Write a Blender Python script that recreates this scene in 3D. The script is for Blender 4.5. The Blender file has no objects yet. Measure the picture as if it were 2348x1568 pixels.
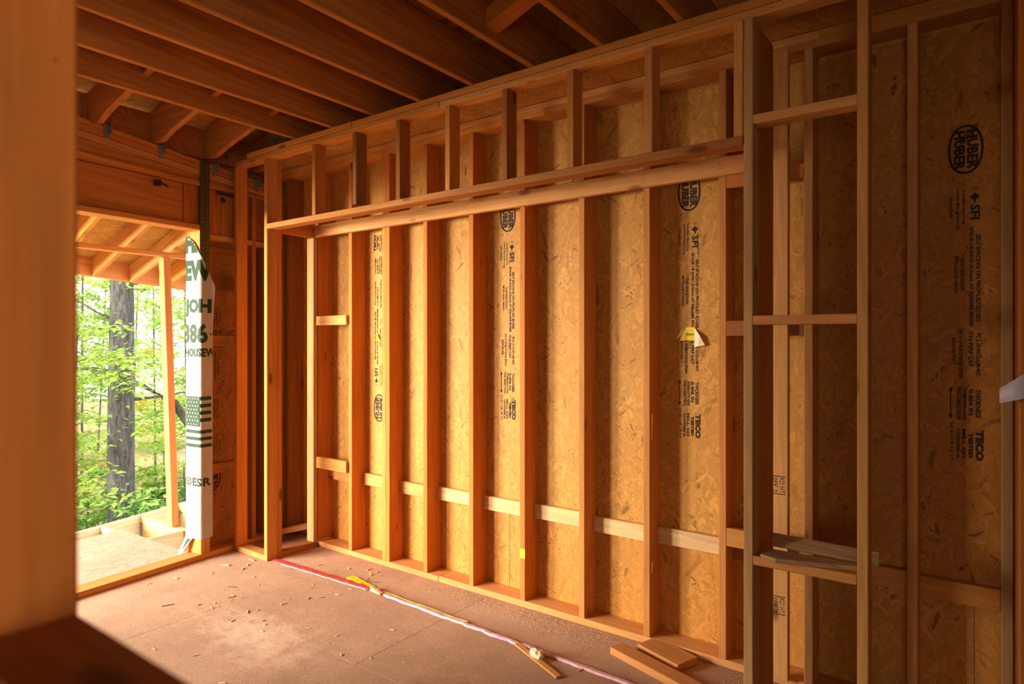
import bpy, bmesh, math, random
from mathutils import Vector, Matrix, Euler, noise

scene = bpy.context.scene
COL = scene.collection
rnd = random.Random(11)

# ------------------------------------------------------------------ camera
FOC = 1475.0                       # focal length in pixels of the 2348 px wide frame
YAW = math.radians(53.782)         # angle between the viewing axis and the back wall's -X direction
CAM_H = 1.616
cam_d = bpy.data.cameras.new('camera')
cam = bpy.data.objects.new('camera', cam_d)
COL.objects.link(cam)
cam_d.sensor_width = 36.0
cam_d.lens = 36.0 * FOC / 2348.0
cam_d.shift_y = -2.0 / 2348.0
cam_d.clip_start = 0.02
cam_d.clip_end = 200
fwd = Vector((-math.cos(YAW), math.sin(YAW), 0))
cam.location = (0, 0, CAM_H)
cam.rotation_euler = fwd.to_track_quat('-Z', 'Y').to_euler()
cam_d.dof.use_dof = True
cam_d.dof.focus_distance = 4.0
cam_d.dof.aperture_fstop = 2.8
scene.camera = cam

# ------------------------------------------------------------------ world, sun, daylight, exposure
world = bpy.data.worlds.new('world')
scene.world = world
world.use_nodes = True
wn = world.node_tree
bg = wn.nodes['Background']
bg.inputs['Color'].default_value = (1.0, 0.98, 0.94, 1)
bg.inputs['Strength'].default_value = 3.0

def add_light(name, kind, loc, aim, energy, color, **kw):
    d = bpy.data.lights.new(name, kind)
    d.energy = energy
    d.color = color
    for k, v in kw.items():
        setattr(d, k, v)
    o = bpy.data.objects.new(name, d)
    COL.objects.link(o)
    o.location = loc
    o.rotation_euler = (Vector(aim) - Vector(loc)).to_track_quat('-Z', 'Y').to_euler()
    return o

add_light('sun', 'SUN', (-8, 8, 12), (-6.0, 3.0, 0), 7.0, (1.0, 0.93, 0.8), angle=math.radians(1.5))
# daylight through the door and window openings, then two added fill lamps
add_light('daylight_clearing', 'AREA', (-7.6, -4.0, 2.3), (-4.4, 0.8, 1.1), 3000.0, (1.0, 0.925, 0.79),
          shape='RECTANGLE', size=4.2, size_y=2.6)
add_light('rear_fill', 'AREA', (1.2, -3.5, 1.2), (-1.5, 2.0, 1.9), 7.0, (1.0, 0.80, 0.56),  # weak warm fill lamp added behind the camera
          shape='RECTANGLE', size=1.8, size_y=1.8)
add_light('side_fill', 'AREA', (3.35, -1.3, 1.35), (-0.7, 0.1, 1.5), 46.0, (1.0, 0.80, 0.56),  # lamp added to brighten the near post, through an invented side opening
          shape='RECTANGLE', size=1.2, size_y=1.6)

vs = scene.view_settings
vs.view_transform = 'Standard'
vs.look = 'None'
vs.gamma = 1.0
vs.use_curve_mapping = False
vs.exposure = 0.0
scene.display_settings.display_device = 'sRGB'
try:
    scene.cycles.use_denoising = True
    scene.cycles.use_adaptive_sampling = True
    scene.cycles.adaptive_threshold = 0.1
    scene.cycles.adaptive_min_samples = 16
    scene.cycles.caustics_reflective = False
    scene.cycles.caustics_refractive = False
    scene.cycles.max_bounces = 6
    scene.cycles.diffuse_bounces = 4
    scene.cycles.glossy_bounces = 2
    scene.cycles.sample_clamp_indirect = 6.0
except Exception:
    pass

# ------------------------------------------------------------------ materials
class NT:
    def __init__(self, name):
        self.m = bpy.data.materials.new(name)
        self.m.use_nodes = True
        self.t = self.m.node_tree
        self.b = self.t.nodes['Principled BSDF']
        self.b.inputs['Roughness'].default_value = 0.75
        try:
            self.b.inputs['Specular IOR Level'].default_value = 0.25
        except Exception:
            pass
    def n(self, typ, **kw):
        nd = self.t.nodes.new(typ)
        for k, v in kw.items():
            if k.startswith('i_'):
                nd.inputs[k[2:].replace('_', ' ')].default_value = v
            else:
                setattr(nd, k, v)
        return nd
    def l(self, a, b):
        self.t.links.new(a, b)
    def mathn(self, op, a, b=None, c=None, clamp=False):
        nd = self.n('ShaderNodeMath', operation=op)
        nd.use_clamp = clamp
        for i, x in enumerate((a, b, c)):
            if x is None:
                continue
            if isinstance(x, (int, float)):
                nd.inputs[i].default_value = x
            else:
                self.l(x, nd.inputs[i])
        return nd.outputs[0]
    def vmath(self, op, a, b):
        nd = self.n('ShaderNodeVectorMath', operation=op)
        for i, x in enumerate((a, b)):
            if isinstance(x, (tuple, list)):
                nd.inputs[i].default_value = x
            else:
                self.l(x, nd.inputs[i])
        return nd.outputs[0]
    def ramp(self, fac, stops):
        r = self.n('ShaderNodeValToRGB')
        e = r.color_ramp.elements
        while len(e) < len(stops):
            e.new(0.5)
        for i, (p, c) in enumerate(stops):
            e[i].position = p
            e[i].color = (c[0], c[1], c[2], 1) if isinstance(c, (tuple, list)) else (c, c, c, 1)
        self.l(fac, r.inputs[0])
        return r.outputs[0]
    def mix(self, fac, a, b, mode='MIX'):
        nd = self.n('ShaderNodeMix', data_type='RGBA', blend_type=mode)
        for sock, x in ((nd.inputs[0], fac), (nd.inputs[6], a), (nd.inputs[7], b)):
            if isinstance(x, (int, float)):
                sock.default_value = x
            elif isinstance(x, (tuple, list)):
                sock.default_value = (x[0], x[1], x[2], 1)
            else:
                self.l(x, sock)
        return nd.outputs[2]
    def noise(self, vec, scale, detail=3, rough=0.55, dist=0.0):
        nd = self.n('ShaderNodeTexNoise')
        nd.inputs['Scale'].default_value = scale
        nd.inputs['Detail'].default_value = detail
        nd.inputs['Roughness'].default_value = rough
        nd.inputs['Distortion'].default_value = dist
        self.l(vec, nd.inputs['Vector'])
        return nd.outputs['Fac']
    def objvec(self, rand=True):
        tc = self.n('ShaderNodeTexCoord')
        v = tc.outputs['Object']
        if rand:
            oi = self.n('ShaderNodeObjectInfo')
            off = self.vmath('MULTIPLY', self.comb(oi.outputs['Random']), (37.0, 53.0, 71.0))
            v = self.vmath('ADD', v, off)
        return v
    def comb(self, x):
        c = self.n('ShaderNodeCombineXYZ')
        for i in range(3):
            self.l(x, c.inputs[i])
        return c.outputs[0]
    def bump(self, h, strength=0.2, dist=0.004):
        bn = self.n('ShaderNodeBump')
        bn.inputs['Strength'].default_value = strength
        bn.inputs['Distance'].default_value = dist
        self.l(h, bn.inputs['Height'])
        self.l(bn.outputs[0], self.b.inputs['Normal'])
    def out(self, color):
        self.l(color, self.b.inputs['Base Color'])
        return self.m

def mat_plain(name, rgb, rough=0.6, metallic=0.0, var=0.12, scale=18):
    t = NT(name)
    t.b.inputs['Roughness'].default_value = rough
    t.b.inputs['Metallic'].default_value = metallic
    v = t.objvec()
    f = t.noise(v, scale, 4)
    c = t.ramp(f, [(0.3, tuple(x * (1 - var) for x in rgb)), (0.7, tuple(min(1, x * (1 + var)) for x in rgb))])
    return t.out(c)

def mat_lumber(name, base, ring=0.16, knots=True, stain=0.35, ring_scale=5.0, ring_dist=7.0):
    """sawn softwood; the grain follows each board's own X axis; the board's object colour tints it"""
    t = NT(name)
    v = t.objvec()
    g = t.vmath('MULTIPLY', v, (1.1, 16.0, 16.0))
    n1 = t.noise(g, 1.0, 5, 0.6, 0.8)
    fine = t.noise(t.vmath('MULTIPLY', v, (4.0, 190.0, 190.0)), 1.0, 3, 0.6)
    # cathedral rings: distorted bands across the board
    w = t.n('ShaderNodeTexWave', wave_type='BANDS', bands_direction='DIAGONAL')
    w.inputs['Scale'].default_value = ring_scale
    w.inputs['Distortion'].default_value = ring_dist
    w.inputs['Detail'].default_value = 2.0
    w.inputs['Detail Scale'].default_value = 1.1
    t.l(t.vmath('MULTIPLY', v, (0.22, 3.2, 3.2)), w.inputs['Vector'])
    oi = t.n('ShaderNodeObjectInfo')
    tint = oi.outputs['Color']
    lo = tuple(x * 0.80 * k for x, k in zip(base, (1.0, 0.93, 0.85)))
    hi = tuple(min(1, x * 1.16) for x in base)
    c = t.ramp(n1, [(0.28, lo), (0.72, hi)])
    c = t.mix(t.mathn('MULTIPLY', w.outputs['Fac'], ring), c, tuple(x * 0.52 * k for x, k in zip(base, (1.0, 0.85, 0.7))))
    c = t.mix(t.mathn('MULTIPLY', t.mathn('SUBTRACT', fine, 0.42, clamp=True), 0.9), c, tuple(x * 0.5 for x in base))
    if stain:
        s = t.noise(t.vmath('MULTIPLY', v, (2.0, 5.0, 5.0)), 1.2, 4, 0.6)
        s = t.mathn('MULTIPLY', t.ramp(s, [(0.54, 0.0), (0.74, 1.0)]), stain)
        c = t.mix(s, c, tuple(x * k for x, k in zip(base, (0.55, 0.50, 0.55))))
    if knots:
        vo = t.n('ShaderNodeTexVoronoi')
        vo.inputs['Scale'].default_value = 1.0
        vo.inputs['Randomness'].default_value = 1.0
        t.l(t.vmath('MULTIPLY', v, (1.9, 5.5, 5.5)), vo.inputs['Vector'])
        k = t.ramp(vo.outputs['Distance'], [(0.045, 1.0), (0.085, 0.55), (0.11, 0.0)])
        c = t.mix(t.mathn('MULTIPLY', k, 0.8), c, (base[0] * 0.22, base[1] * 0.16, base[2] * 0.12))
    sp = t.n('ShaderNodeTexVoronoi')
    sp.inputs['Scale'].default_value = 16.0
    t.l(v, sp.inputs['Vector'])
    dots = t.ramp(sp.outputs['Distance'], [(0.035, 1.0), (0.06, 0.0)])
    c = t.mix(t.mathn('MULTIPLY', dots, 0.55), c, (0.05, 0.025, 0.012))
    c = t.mix(1.0, c, tint, 'MULTIPLY')
    t.bump(t.mathn('ADD', n1, t.mathn('MULTIPLY', fine, 0.5)), 0.18, 0.003)
    return t.out(c)

def mat_osb(name, base, axis='XZ', contrast=1.0):
    """oriented strand board: overlapping layers of long flakes lying in different directions"""
    t = NT(name)
    v = t.objvec()
    sx = t.n('ShaderNodeSeparateXYZ')
    t.l(v, sx.inputs[0])
    a, b = {'XZ': (0, 2), 'YZ': (1, 2), 'XY': (0, 1)}[axis]
    cb = t.n('ShaderNodeCombineXYZ')
    t.l(sx.outputs[a], cb.inputs[0])
    t.l(sx.outputs[b], cb.inputs[1])
    uv = cb.outputs[0]
    warp = t.n('ShaderNodeTexNoise')
    warp.inputs['Scale'].default_value = 7.0
    t.l(uv, warp.inputs['Vector'])
    uv = t.vmath('ADD', uv, t.vmath('MULTIPLY', t.vmath('SUBTRACT', warp.outputs['Color'], (0.5, 0.5, 0.5)), (0.05, 0.05, 0)))
    layers = []
    for i, (ang, sc) in enumerate(((78, (17, 80, 1)), (118, (14, 66, 1)), (35, (18, 86, 1)), (95, (11, 60, 1)), (150, (20, 95, 1)), (60, (9, 44, 1)))):
        mp = t.n('ShaderNodeMapping', vector_type='TEXTURE')
        mp.inputs['Rotation'].default_value = (0, 0, math.radians(ang))
        mp.inputs['Location'].default_value = (i * 3.7, i * 1.3, 0)
        t.l(uv, mp.inputs['Vector'])
        vo = t.n('ShaderNodeTexVoronoi')
        vo.inputs['Scale'].default_value = 1.0
        t.l(t.vmath('MULTIPLY', mp.outputs[0], sc), vo.inputs['Vector'])
        sp = t.n('ShaderNodeSeparateColor')
        t.l(vo.outputs['Color'], sp.inputs[0])
        layers.append((sp.outputs[0], sp.outputs[1], vo.outputs['Distance']))
    val, prio = layers[0][0], layers[0][1]
    for c0, p0, d0 in layers[1:]:
        m = t.mathn('GREATER_THAN', p0, t.mathn('MULTIPLY', prio, 1.0))
        val = t.mathn('ADD', t.mathn('MULTIPLY', m, c0), t.mathn('MULTIPLY', t.mathn('SUBTRACT', 1.0, m), val))
        prio = t.mathn('MAXIMUM', prio, p0)
    k = contrast
    dk = tuple(x * (1 - 0.42 * k) * m for x, m in zip(base, (1.0, 0.92, 0.8)))
    md = base
    lt = tuple(min(1, x * (1 + 0.22 * k)) for x in base)
    c = t.ramp(val, [(0.0, tuple(x * 0.55 for x in dk)), (0.02, tuple(x * 1.0 for x in dk)), (0.05, tuple(x * 0.82 for x in md)), (0.3, tuple(x * 0.92 for x in md)), (0.55, md), (0.8, tuple(x * 1.12 for x in md)), (1.0, tuple(min(1, x * 1.35) for x in md))])
    sl = t.noise(t.vmath('MULTIPLY', uv, (95, 16, 1)), 1.0, 3, 0.6, 1.2)
    c = t.mix(t.ramp(sl, [(0.62, 0.0), (0.74, 0.4)]), c, tuple(x * 0.42 for x in base))
    big = t.noise(uv, 1.7, 3)
    c = t.mix(t.ramp(big, [(0.35, 0.0), (0.75, 0.45)]), c, tuple(x * k2 for x, k2 in zip(base, (0.86, 0.70, 0.55))))
    grain = t.noise(t.vmath('MULTIPLY', uv, (1, 1, 1)), 160.0, 2)
    c = t.mix(t.mathn('MULTIPLY', grain, 0.25), c, tuple(x * 0.6 for x in base))
    oi = t.n('ShaderNodeObjectInfo')
    c = t.mix(1.0, c, oi.outputs['Color'], 'MULTIPLY')
    t.b.inputs['Roughness'].default_value = 0.6
    t.bump(val, 0.25, 0.002)
    return t.out(c)

def mat_floor():
    t = NT('dusty_subfloor')
    tc = t.n('ShaderNodeTexCoord')
    v = t.n('ShaderNodeNewGeometry').outputs['Position']
    base = (0.46, 0.275, 0.175)
    n1 = t.noise(v, 2.2, 5, 0.6)
    c = t.ramp(n1, [(0.3, tuple(x * 0.82 for x in base)), (0.7, tuple(x * 1.15 for x in base))])
    fl = t.n('ShaderNodeTexVoronoi')
    fl.inputs['Scale'].default_value = 1.0
    t.l(t.vmath('MULTIPLY', v, (12, 34, 1)), fl.inputs['Vector'])
    sp = t.n('ShaderNodeSeparateColor')
    t.l(fl.outputs['Color'], sp.inputs[0])
    c = t.mix(t.mathn('MULTIPLY', sp.outputs[0], 0.22), c, tuple(x * 0.62 for x in base))
    fine = t.noise(v, 260.0, 2, 0.7)
    c = t.mix(t.ramp(fine, [(0.48, 0.0), (0.68, 0.7)]), c, (0.66, 0.45, 0.31))
    c = t.mix(t.ramp(t.noise(v, 190.0, 2, 0.7), [(0.28, 0.55), (0.42, 0.0)]), c, (0.17, 0.085, 0.045))
    c = t.mix(t.ramp(t.noise(v, 75.0, 3, 0.75), [(0.52, 0.0), (0.66, 0.5)]), c, (0.24, 0.13, 0.075))
    c = t.mix(t.ramp(t.noise(v, 48.0, 4, 0.8), [(0.58, 0.0), (0.70, 0.55)]), c, (0.68, 0.47, 0.33))
    # spilled dust with a shape of its own
    d = t.vmath('MULTIPLY', t.vmath('SUBTRACT', v, (-3.25, 2.02, 0.0)), (1.9, 4.0, 0.0))
    ln = t.n('ShaderNodeVectorMath', operation='LENGTH')
    t.l(d, ln.inputs[0])
    blob = t.mathn('SUBTRACT', 1.0, t.mathn('ADD', ln.outputs['Value'], t.mathn('MULTIPLY', t.mathn('SUBTRACT', t.noise(v, 9.0, 5, 0.7), 0.5), 2.6)), clamp=True)
    c = t.mix(t.mathn('MULTIPLY', blob, 0.55), c, (0.82, 0.62, 0.48))
    d2 = t.vmath('MULTIPLY', t.vmath('SUBTRACT', v, (-2.0, 3.02, 0.0)), (0.55, 5.5, 0.0))
    ln2 = t.n('ShaderNodeVectorMath', operation='LENGTH')
    t.l(d2, ln2.inputs[0])
    sd = t.mathn('MULTIPLY', t.mathn('SUBTRACT', 1.0, ln2.outputs['Value'], clamp=True), t.ramp(t.noise(v, 120.0, 3, 0.8), [(0.45, 0.0), (0.62, 1.0)]))
    c = t.mix(t.mathn('MULTIPLY', sd, 0.7), c, (0.78, 0.60, 0.42))
    dirt = t.ramp(t.noise(v, 3.1, 4, 0.6), [(0.56, 0.0), (0.74, 0.45)])
    c = t.mix(dirt, c, (0.25, 0.135, 0.075))
    t.b.inputs['Roughness'].default_value = 0.85
    t.bump(fine, 0.3, 0.002)
    return t.out(c)

def mat_leaf(name, rgb):
    t = NT(name)
    v = t.n('ShaderNodeNewGeometry').outputs['Position']
    f = t.noise(v, 3.0, 3)
    f2 = t.noise(v, 40.0, 1)
    c = t.ramp(f, [(0.3, tuple(x * 0.6 for x in rgb)), (0.7, tuple(min(1, x * 1.25) for x in rgb))])
    c = t.mix(t.mathn('MULTIPLY', f2, 0.4), c, (rgb[0] * 1.5, rgb[1] * 1.15, rgb[2] * 0.6))
    tr = t.n('ShaderNodeBsdfTranslucent')
    t.l(c, tr.inputs['Color'])
    df = t.n('ShaderNodeBsdfDiffuse')
    t.l(c, df.inputs['Color'])
    mx = t.n('ShaderNodeMixShader')
    mx.inputs[0].default_value = 0.5
    t.l(df.outputs[0], mx.inputs[1])
    t.l(tr.outputs[0], mx.inputs[2])
    t.l(mx.outputs[0], t.t.nodes['Material Output'].inputs['Surface'])
    return t.m

def mat_bark():
    t = NT('bark')
    v = t.objvec(False)
    w = t.noise(t.vmath('MULTIPLY', v, (14, 14, 3.0)), 2.0, 5, 0.7, 0.5)
    c = t.ramp(w, [(0.35, (0.045, 0.042, 0.045)), (0.6, (0.15, 0.145, 0.15)), (0.75, (0.28, 0.27, 0.27))])
    t.b.inputs['Roughness'].default_value = 0.95
    t.bump(w, 0.9, 0.03)
    return t.out(c)

def mat_ground():
    t = NT('forest_floor')
    v = t.n('ShaderNodeNewGeometry').outputs['Position']
    f = t.noise(v, 1.4, 6, 0.7)
    c = t.ramp(f, [(0.3, (0.10, 0.065, 0.03)), (0.5, (0.30, 0.20, 0.09)), (0.62, (0.16, 0.24, 0.06)), (0.8, (0.45, 0.36, 0.2))])
    return t.out(c)

M = {}
M['lumber'] = mat_lumber('pine_lumber', (0.60, 0.256, 0.062))
M['joist'] = mat_lumber('fir_joist', (0.50, 0.185, 0.040), ring=0.38, stain=0.25, ring_scale=3.2, ring_dist=9.0)
M['treated'] = mat_lumber('treated_lumber', (0.62, 0.46, 0.24), ring=0.3, stain=0.2)
M['osb'] = mat_osb('strand_board', (0.60, 0.288, 0.056), 'XZ', 0.95)
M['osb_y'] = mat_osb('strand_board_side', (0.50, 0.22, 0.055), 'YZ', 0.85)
M['osb_h'] = mat_osb('strand_board_flat', (0.56, 0.29, 0.085), 'XY', 0.9)
M['deck_osb'] = mat_osb('deck_strand_board', (0.52, 0.33, 0.24), 'XY', 0.7)
M['floor'] = mat_floor()
M['plywood'] = mat_lumber('plywood', (0.50, 0.30, 0.15), ring=0.5, knots=False)
M['metal'] = mat_plain('galvanised_steel', (0.30, 0.31, 0.28), 0.45, 0.8)
M['strap'] = mat_plain('dark_strap_steel', (0.085, 0.070, 0.030), 0.5, 0.35)
M['strap_hole'] = mat_plain('strap_nail_head', (0.34, 0.29, 0.16), 0.4, 0.5)
M['black'] = mat_plain('stamp_ink', (0.035, 0.025, 0.018), 0.8)
M['wrap'] = mat_plain('house_wrap', (0.40, 0.355, 0.31), 0.6, 0, 0.04, 9)
M['green'] = mat_plain('green_print', (0.012, 0.042, 0.012), 0.6, 0, 0.08)
M['dark_green'] = mat_plain('grey_green_print', (0.022, 0.03, 0.018), 0.6, 0, 0.08)
M['red_tape'] = mat_plain('red_tape', (0.60, 0.045, 0.05), 0.4, 0, 0.25, 40)
M['white_tape'] = mat_plain('white_edge', (0.85, 0.70, 0.68), 0.5)
M['pink'] = mat_plain('pink_foam', (0.72, 0.40, 0.44), 0.7, 0, 0.15, 30)
M['yellow'] = mat_plain('yellow_sticker', (0.88, 0.62, 0.02), 0.5, 0, 0.08)
M['paper'] = mat_plain('sticker_back', (0.85, 0.72, 0.48), 0.6)
M['plastic'] = mat_plain('white_plastic', (0.55, 0.48, 0.52), 0.35)
M['chip'] = mat_plain('wood_chip', (0.78, 0.52, 0.28), 0.8)
M['nail'] = mat_plain('nail_steel', (0.20, 0.19, 0.18), 0.4, 0.8)
M['insulation'] = mat_plain('insulation', (0.16, 0.13, 0.04), 0.95, 0, 0.5, 25)
M['leaf_a'] = mat_leaf('leaf_light', (0.34, 0.53, 0.13))
M['leaf_b'] = mat_leaf('leaf_mid', (0.24, 0.44, 0.08))
M['leaf_c'] = mat_leaf('leaf_cool', (0.18, 0.38, 0.14))
M['leaf_d'] = mat_leaf('leaf_autumn', (0.62, 0.55, 0.10))
M['bark'] = mat_bark()
M['ground'] = mat_ground()

TINT = {  # the boards' own colours
    'n': (1.0, 1.0, 1.0), 'pale': (1.20, 1.36, 1.75), 'gold': (1.1, 1.08, 0.9), 'red': (0.92, 0.74, 0.58),
    'brown': (0.72, 0.62, 0.52), 'dark': (0.42, 0.40, 0.40), 'grey': (0.80, 0.86, 0.95), 'pink': (1.12, 1.15, 1.5),
    'orange': (1.02, 0.84, 0.62), 'weather': (0.98, 1.30, 2.1), 'dull': (0.62, 0.52, 0.42), 'white': (1.32, 2.0, 3.9),
}

# ------------------------------------------------------------------ helpers
def link(o, parent=None):
    COL.objects.link(o)
    if parent is not None:
        o.parent = parent
    return o

def tag(o, label=None, cat=None, group=None, kind=None):
    for k, v in (('label', label), ('category', cat), ('group', group), ('kind', kind)):
        if v:
            o[k] = v
    return o

def empty(name, loc=(0, 0, 0), rz=0.0, **kw):
    o = bpy.data.objects.new(name, None)
    o.location = loc
    o.rotation_euler = (0, 0, rz)
    o.empty_display_size = 0.1
    link(o)
    return tag(o, **kw)

def mesh_obj(name, verts, faces, mat, parent=None, smooth=False, tint=None):
    me = bpy.data.meshes.new(name)
    me.from_pydata([tuple(v) for v in verts], [], faces)
    me.update()
    if smooth:
        me.polygons.foreach_set('use_smooth', [True] * len(me.polygons))
    for mm in (mat if isinstance(mat, (list, tuple)) else [mat]):
        me.materials.append(mm)
    o = bpy.data.objects.new(name, me)
    if tint:
        t = TINT[tint] if isinstance(tint, str) else tint
        o.color = (t[0], t[1], t[2], 1)
    return link(o, parent)

def chamfer_box(hx, hy, hz, c):
    """44-triangle box with cut edges, centred on the origin"""
    c = min(c, hx * 0.45, hy * 0.45, hz * 0.45)
    V, idx = [], {}
    for sx in (-1, 1):
        for sy in (-1, 1):
            for sz in (-1, 1):
                for a in range(3):
                    p = [sx * (hx - c), sy * (hy - c), sz * (hz - c)]
                    p[a] = (sx * hx, sy * hy, sz * hz)[a]
                    idx[(sx, sy, sz, a)] = len(V)
                    V.append(tuple(p))
    F = []
    def add(ids):
        pts = [Vector(V[i]) for i in ids]
        n = (pts[1] - pts[0]).cross(pts[2] - pts[0])
        ctr = sum(pts, Vector()) / len(pts)
        F.append(ids if n.dot(ctr) > 0 else ids[::-1])
    for a in range(3):
        b, d = [i for i in range(3) if i != a]
        for s in (-1, 1):
            q = []
            for tb, td in ((-1, -1), (1, -1), (1, 1), (-1, 1)):
                k = [0, 0, 0]; k[a] = s; k[b] = tb; k[d] = td
                q.append(idx[(k[0], k[1], k[2], a)])
            add(q)
        for tb in (-1, 1):
            for td in (-1, 1):
                q = []
                for s, ax in ((-1, b), (1, b), (1, d), (-1, d)):
                    k = [0, 0, 0]; k[a] = s; k[b] = tb; k[d] = td
                    q.append(idx[(k[0], k[1], k[2], ax)])
                add(q)
    for sx in (-1, 1):
        for sy in (-1, 1):
            for sz in (-1, 1):
                add([idx[(sx, sy, sz, a)] for a in range(3)])
    return V, F

def board(name, A, B, w, h, mat, parent=None, tint='n', up=(0, 0, 1), c=0.003, wob=0.0):
    """board from A to B: w across, h along `up`; its own X axis runs along the grain"""
    A, B = Vector(A), Vector(B)
    d = B - A
    L = d.length
    x = d.normalized()
    u = Vector(up)
    if abs(x.dot(u.normalized())) > 0.98:
        u = Vector((0, 1, 0)) if abs(x.y) < 0.9 else Vector((1, 0, 0))
    y = u.cross(x).normalized()
    z = x.cross(y).normalized()
    V, F = chamfer_box(L / 2, w / 2, h / 2, c)
    o = mesh_obj(name, V, F, mat, parent)
    m = Matrix((x, y, z)).transposed().to_4x4()
    m.translation = (A + B) / 2
    o.matrix_local = m
    t = TINT[tint] if isinstance(tint, str) else tint
    j = rnd.uniform(0.93, 1.06)
    o.color = (t[0] * j, t[1] * j * rnd.uniform(0.98, 1.02), t[2] * j * rnd.uniform(0.95, 1.05), 1)
    return o

def box(name, xr, yr, zr, mat, parent=None, tint='n', c=0.003):
    """axis-aligned board; the grain follows its longest side"""
    s = [xr[1] - xr[0], yr[1] - yr[0], zr[1] - zr[0]]
    m = [(xr[0] + xr[1]) / 2, (yr[0] + yr[1]) / 2, (zr[0] + zr[1]) / 2]
    a = max(range(3), key=lambda i: s[i])
    A, B = list(m), list(m)
    A[a] -= s[a] / 2
    B[a] += s[a] / 2
    if a == 2:
        return board(name, A, B, s[0], s[1], mat, parent, tint, up=(0, 1, 0), c=c)
    if a == 0:
        return board(name, A, B, s[1], s[2], mat, parent, tint, up=(0, 0, 1), c=c)
    return board(name, A, B, s[0], s[2], mat, parent, tint, up=(0, 0, 1), c=c)

def slab(name, xr, yr, zr, mat, parent=None, tint='n', c=0.001):
    """panel whose own axes stay parallel to its parent's"""
    V, F = chamfer_box((xr[1] - xr[0]) / 2, (yr[1] - yr[0]) / 2, (zr[1] - zr[0]) / 2, c)
    o = mesh_obj(name, V, F, mat, parent, tint=tint)
    o.location = ((xr[0] + xr[1]) / 2, (yr[0] + yr[1]) / 2, (zr[0] + zr[1]) / 2)
    return o

def prism(name, poly, axis, lo, hi, mat, parent=None, tint=None):
    """extrude a 2D outline: axis 'Y' takes (x,z) points, 'X' takes (y,z), 'Z' takes (x,y)"""
    n = len(poly)
    def P(p, e):
        return {'Y': (p[0], e, p[1]), 'X': (e, p[0], p[1]), 'Z': (p[0], p[1], e)}[axis]
    V = [P(p, lo) for p in poly] + [P(p, hi) for p in poly]
    F = [list(range(n)), list(range(2 * n - 1, n - 1, -1))]
    F += [[(i + 1) % n, i, n + i, n + (i + 1) % n] for i in range(n)]
    o = mesh_obj(name, V, F, mat, parent, tint=tint)
    bm = bmesh.new(); bm.from_mesh(o.data)
    bmesh.ops.recalc_face_normals(bm, faces=bm.faces)
    bm.to_mesh(o.data); bm.free()
    return o

# ------------------------------------------------------------------ floor
STUD = 0.038
D = 3.194            # front of the outer wall's studs
W = 3.334            # inner face of its strand board
P = 2.744            # front of the framed inner wall
PB = P + 0.089
TP = 2.962           # underside of the top plates
TT = 3.038           # their top
JZ = 3.040           # underside of the joists

floor = empty('floor', kind='structure')
ys = [-3.4, -2.75, -1.53, -0.31, 0.91, 2.13, 3.35]
for r in range(len(ys) - 1):
    x0 = [-4.9, -4.9, -4.9, -4.9, -4.9, -4.9][r]
    cuts = [-4.72 - (0.0 if r % 2 else 0.0)]
    cuts = [-4.84] + [x for x in ((-3.75, -1.31, 1.13) if r % 2 == 0 else (-2.53, -0.09, 2.35))] + [3.1]
    for a, b in zip(cuts[:-1], cuts[1:]):
        slab('subfloor_panel', (a + 0.0015, b - 0.0015), (ys[r] + 0.0022, ys[r + 1] - 0.0022), (-0.02, 0.0), M['floor'], floor, c=0.0003)
for x in [-4.7 + 0.61 * i for i in range(13)]:
    box('floor_joist', (x, x + STUD), (-3.4, 3.35), (-0.27, -0.022), M['joist'], floor, 'brown')

# ------------------------------------------------------------------ outer wall at the back: strand board and 2x6 studs
wb = empty('wall_back', (0, W, 0), kind='structure')
def wbox(name, xr, yr, zr, mat, tint='n', c=0.003):
    return box(name, xr, (yr[0] - W, yr[1] - W), zr, mat, wb, tint, c)
edges = [-4.95, -4.292, -3.072, -1.847, -0.645, 0.575, 1.795, 3.1]
PANELS = []
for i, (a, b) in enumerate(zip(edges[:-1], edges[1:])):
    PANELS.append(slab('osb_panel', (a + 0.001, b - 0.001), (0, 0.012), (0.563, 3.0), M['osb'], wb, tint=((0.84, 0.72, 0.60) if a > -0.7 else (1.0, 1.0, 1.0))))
for i, (a, b) in enumerate(zip((-4.95, -2.46, -0.03), (-2.46, -0.03, 3.1))):
    slab('osb_panel', (a + 0.001, b - 0.001), (0, 0.012), (-0.05, 0.560), M['osb'], wb, tint=(1.02, 0.95, 0.92))
slab('gap_seal_sheet', (-5.0, 3.15), (0.0125, 0.016), (-0.08, 3.03), M['wrap'], wb)  # backing sheet added to stop sky light showing through panel gaps
wbox('sole_plate', (-4.237, -2.95), (D - 0.004, W), (0, STUD), M['lumber'], 'pink')
wbox('sole_plate', (-2.95, 0.2), (D - 0.002, W), (0, STUD), M['lumber'], 'pale')
wbox('sole_plate', (0.2, 3.1), (D, W), (0, STUD), M['lumber'])
wbox('top_plate', (-4.95, -2.1), (D, W), (TP, TP + STUD), M['lumber'], 'gold')
wbox('top_plate', (-2.1, 3.1), (D, W), (TP, TP + STUD), M['lumber'], 'n')
wbox('top_plate', (-4.95, -0.6), (D, W), (TP + STUD, TT), M['lumber'], 'pale')
wbox('top_plate', (-0.6, 3.1), (D, W), (TP + STUD, TT), M['lumber'], 'gold')
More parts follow.
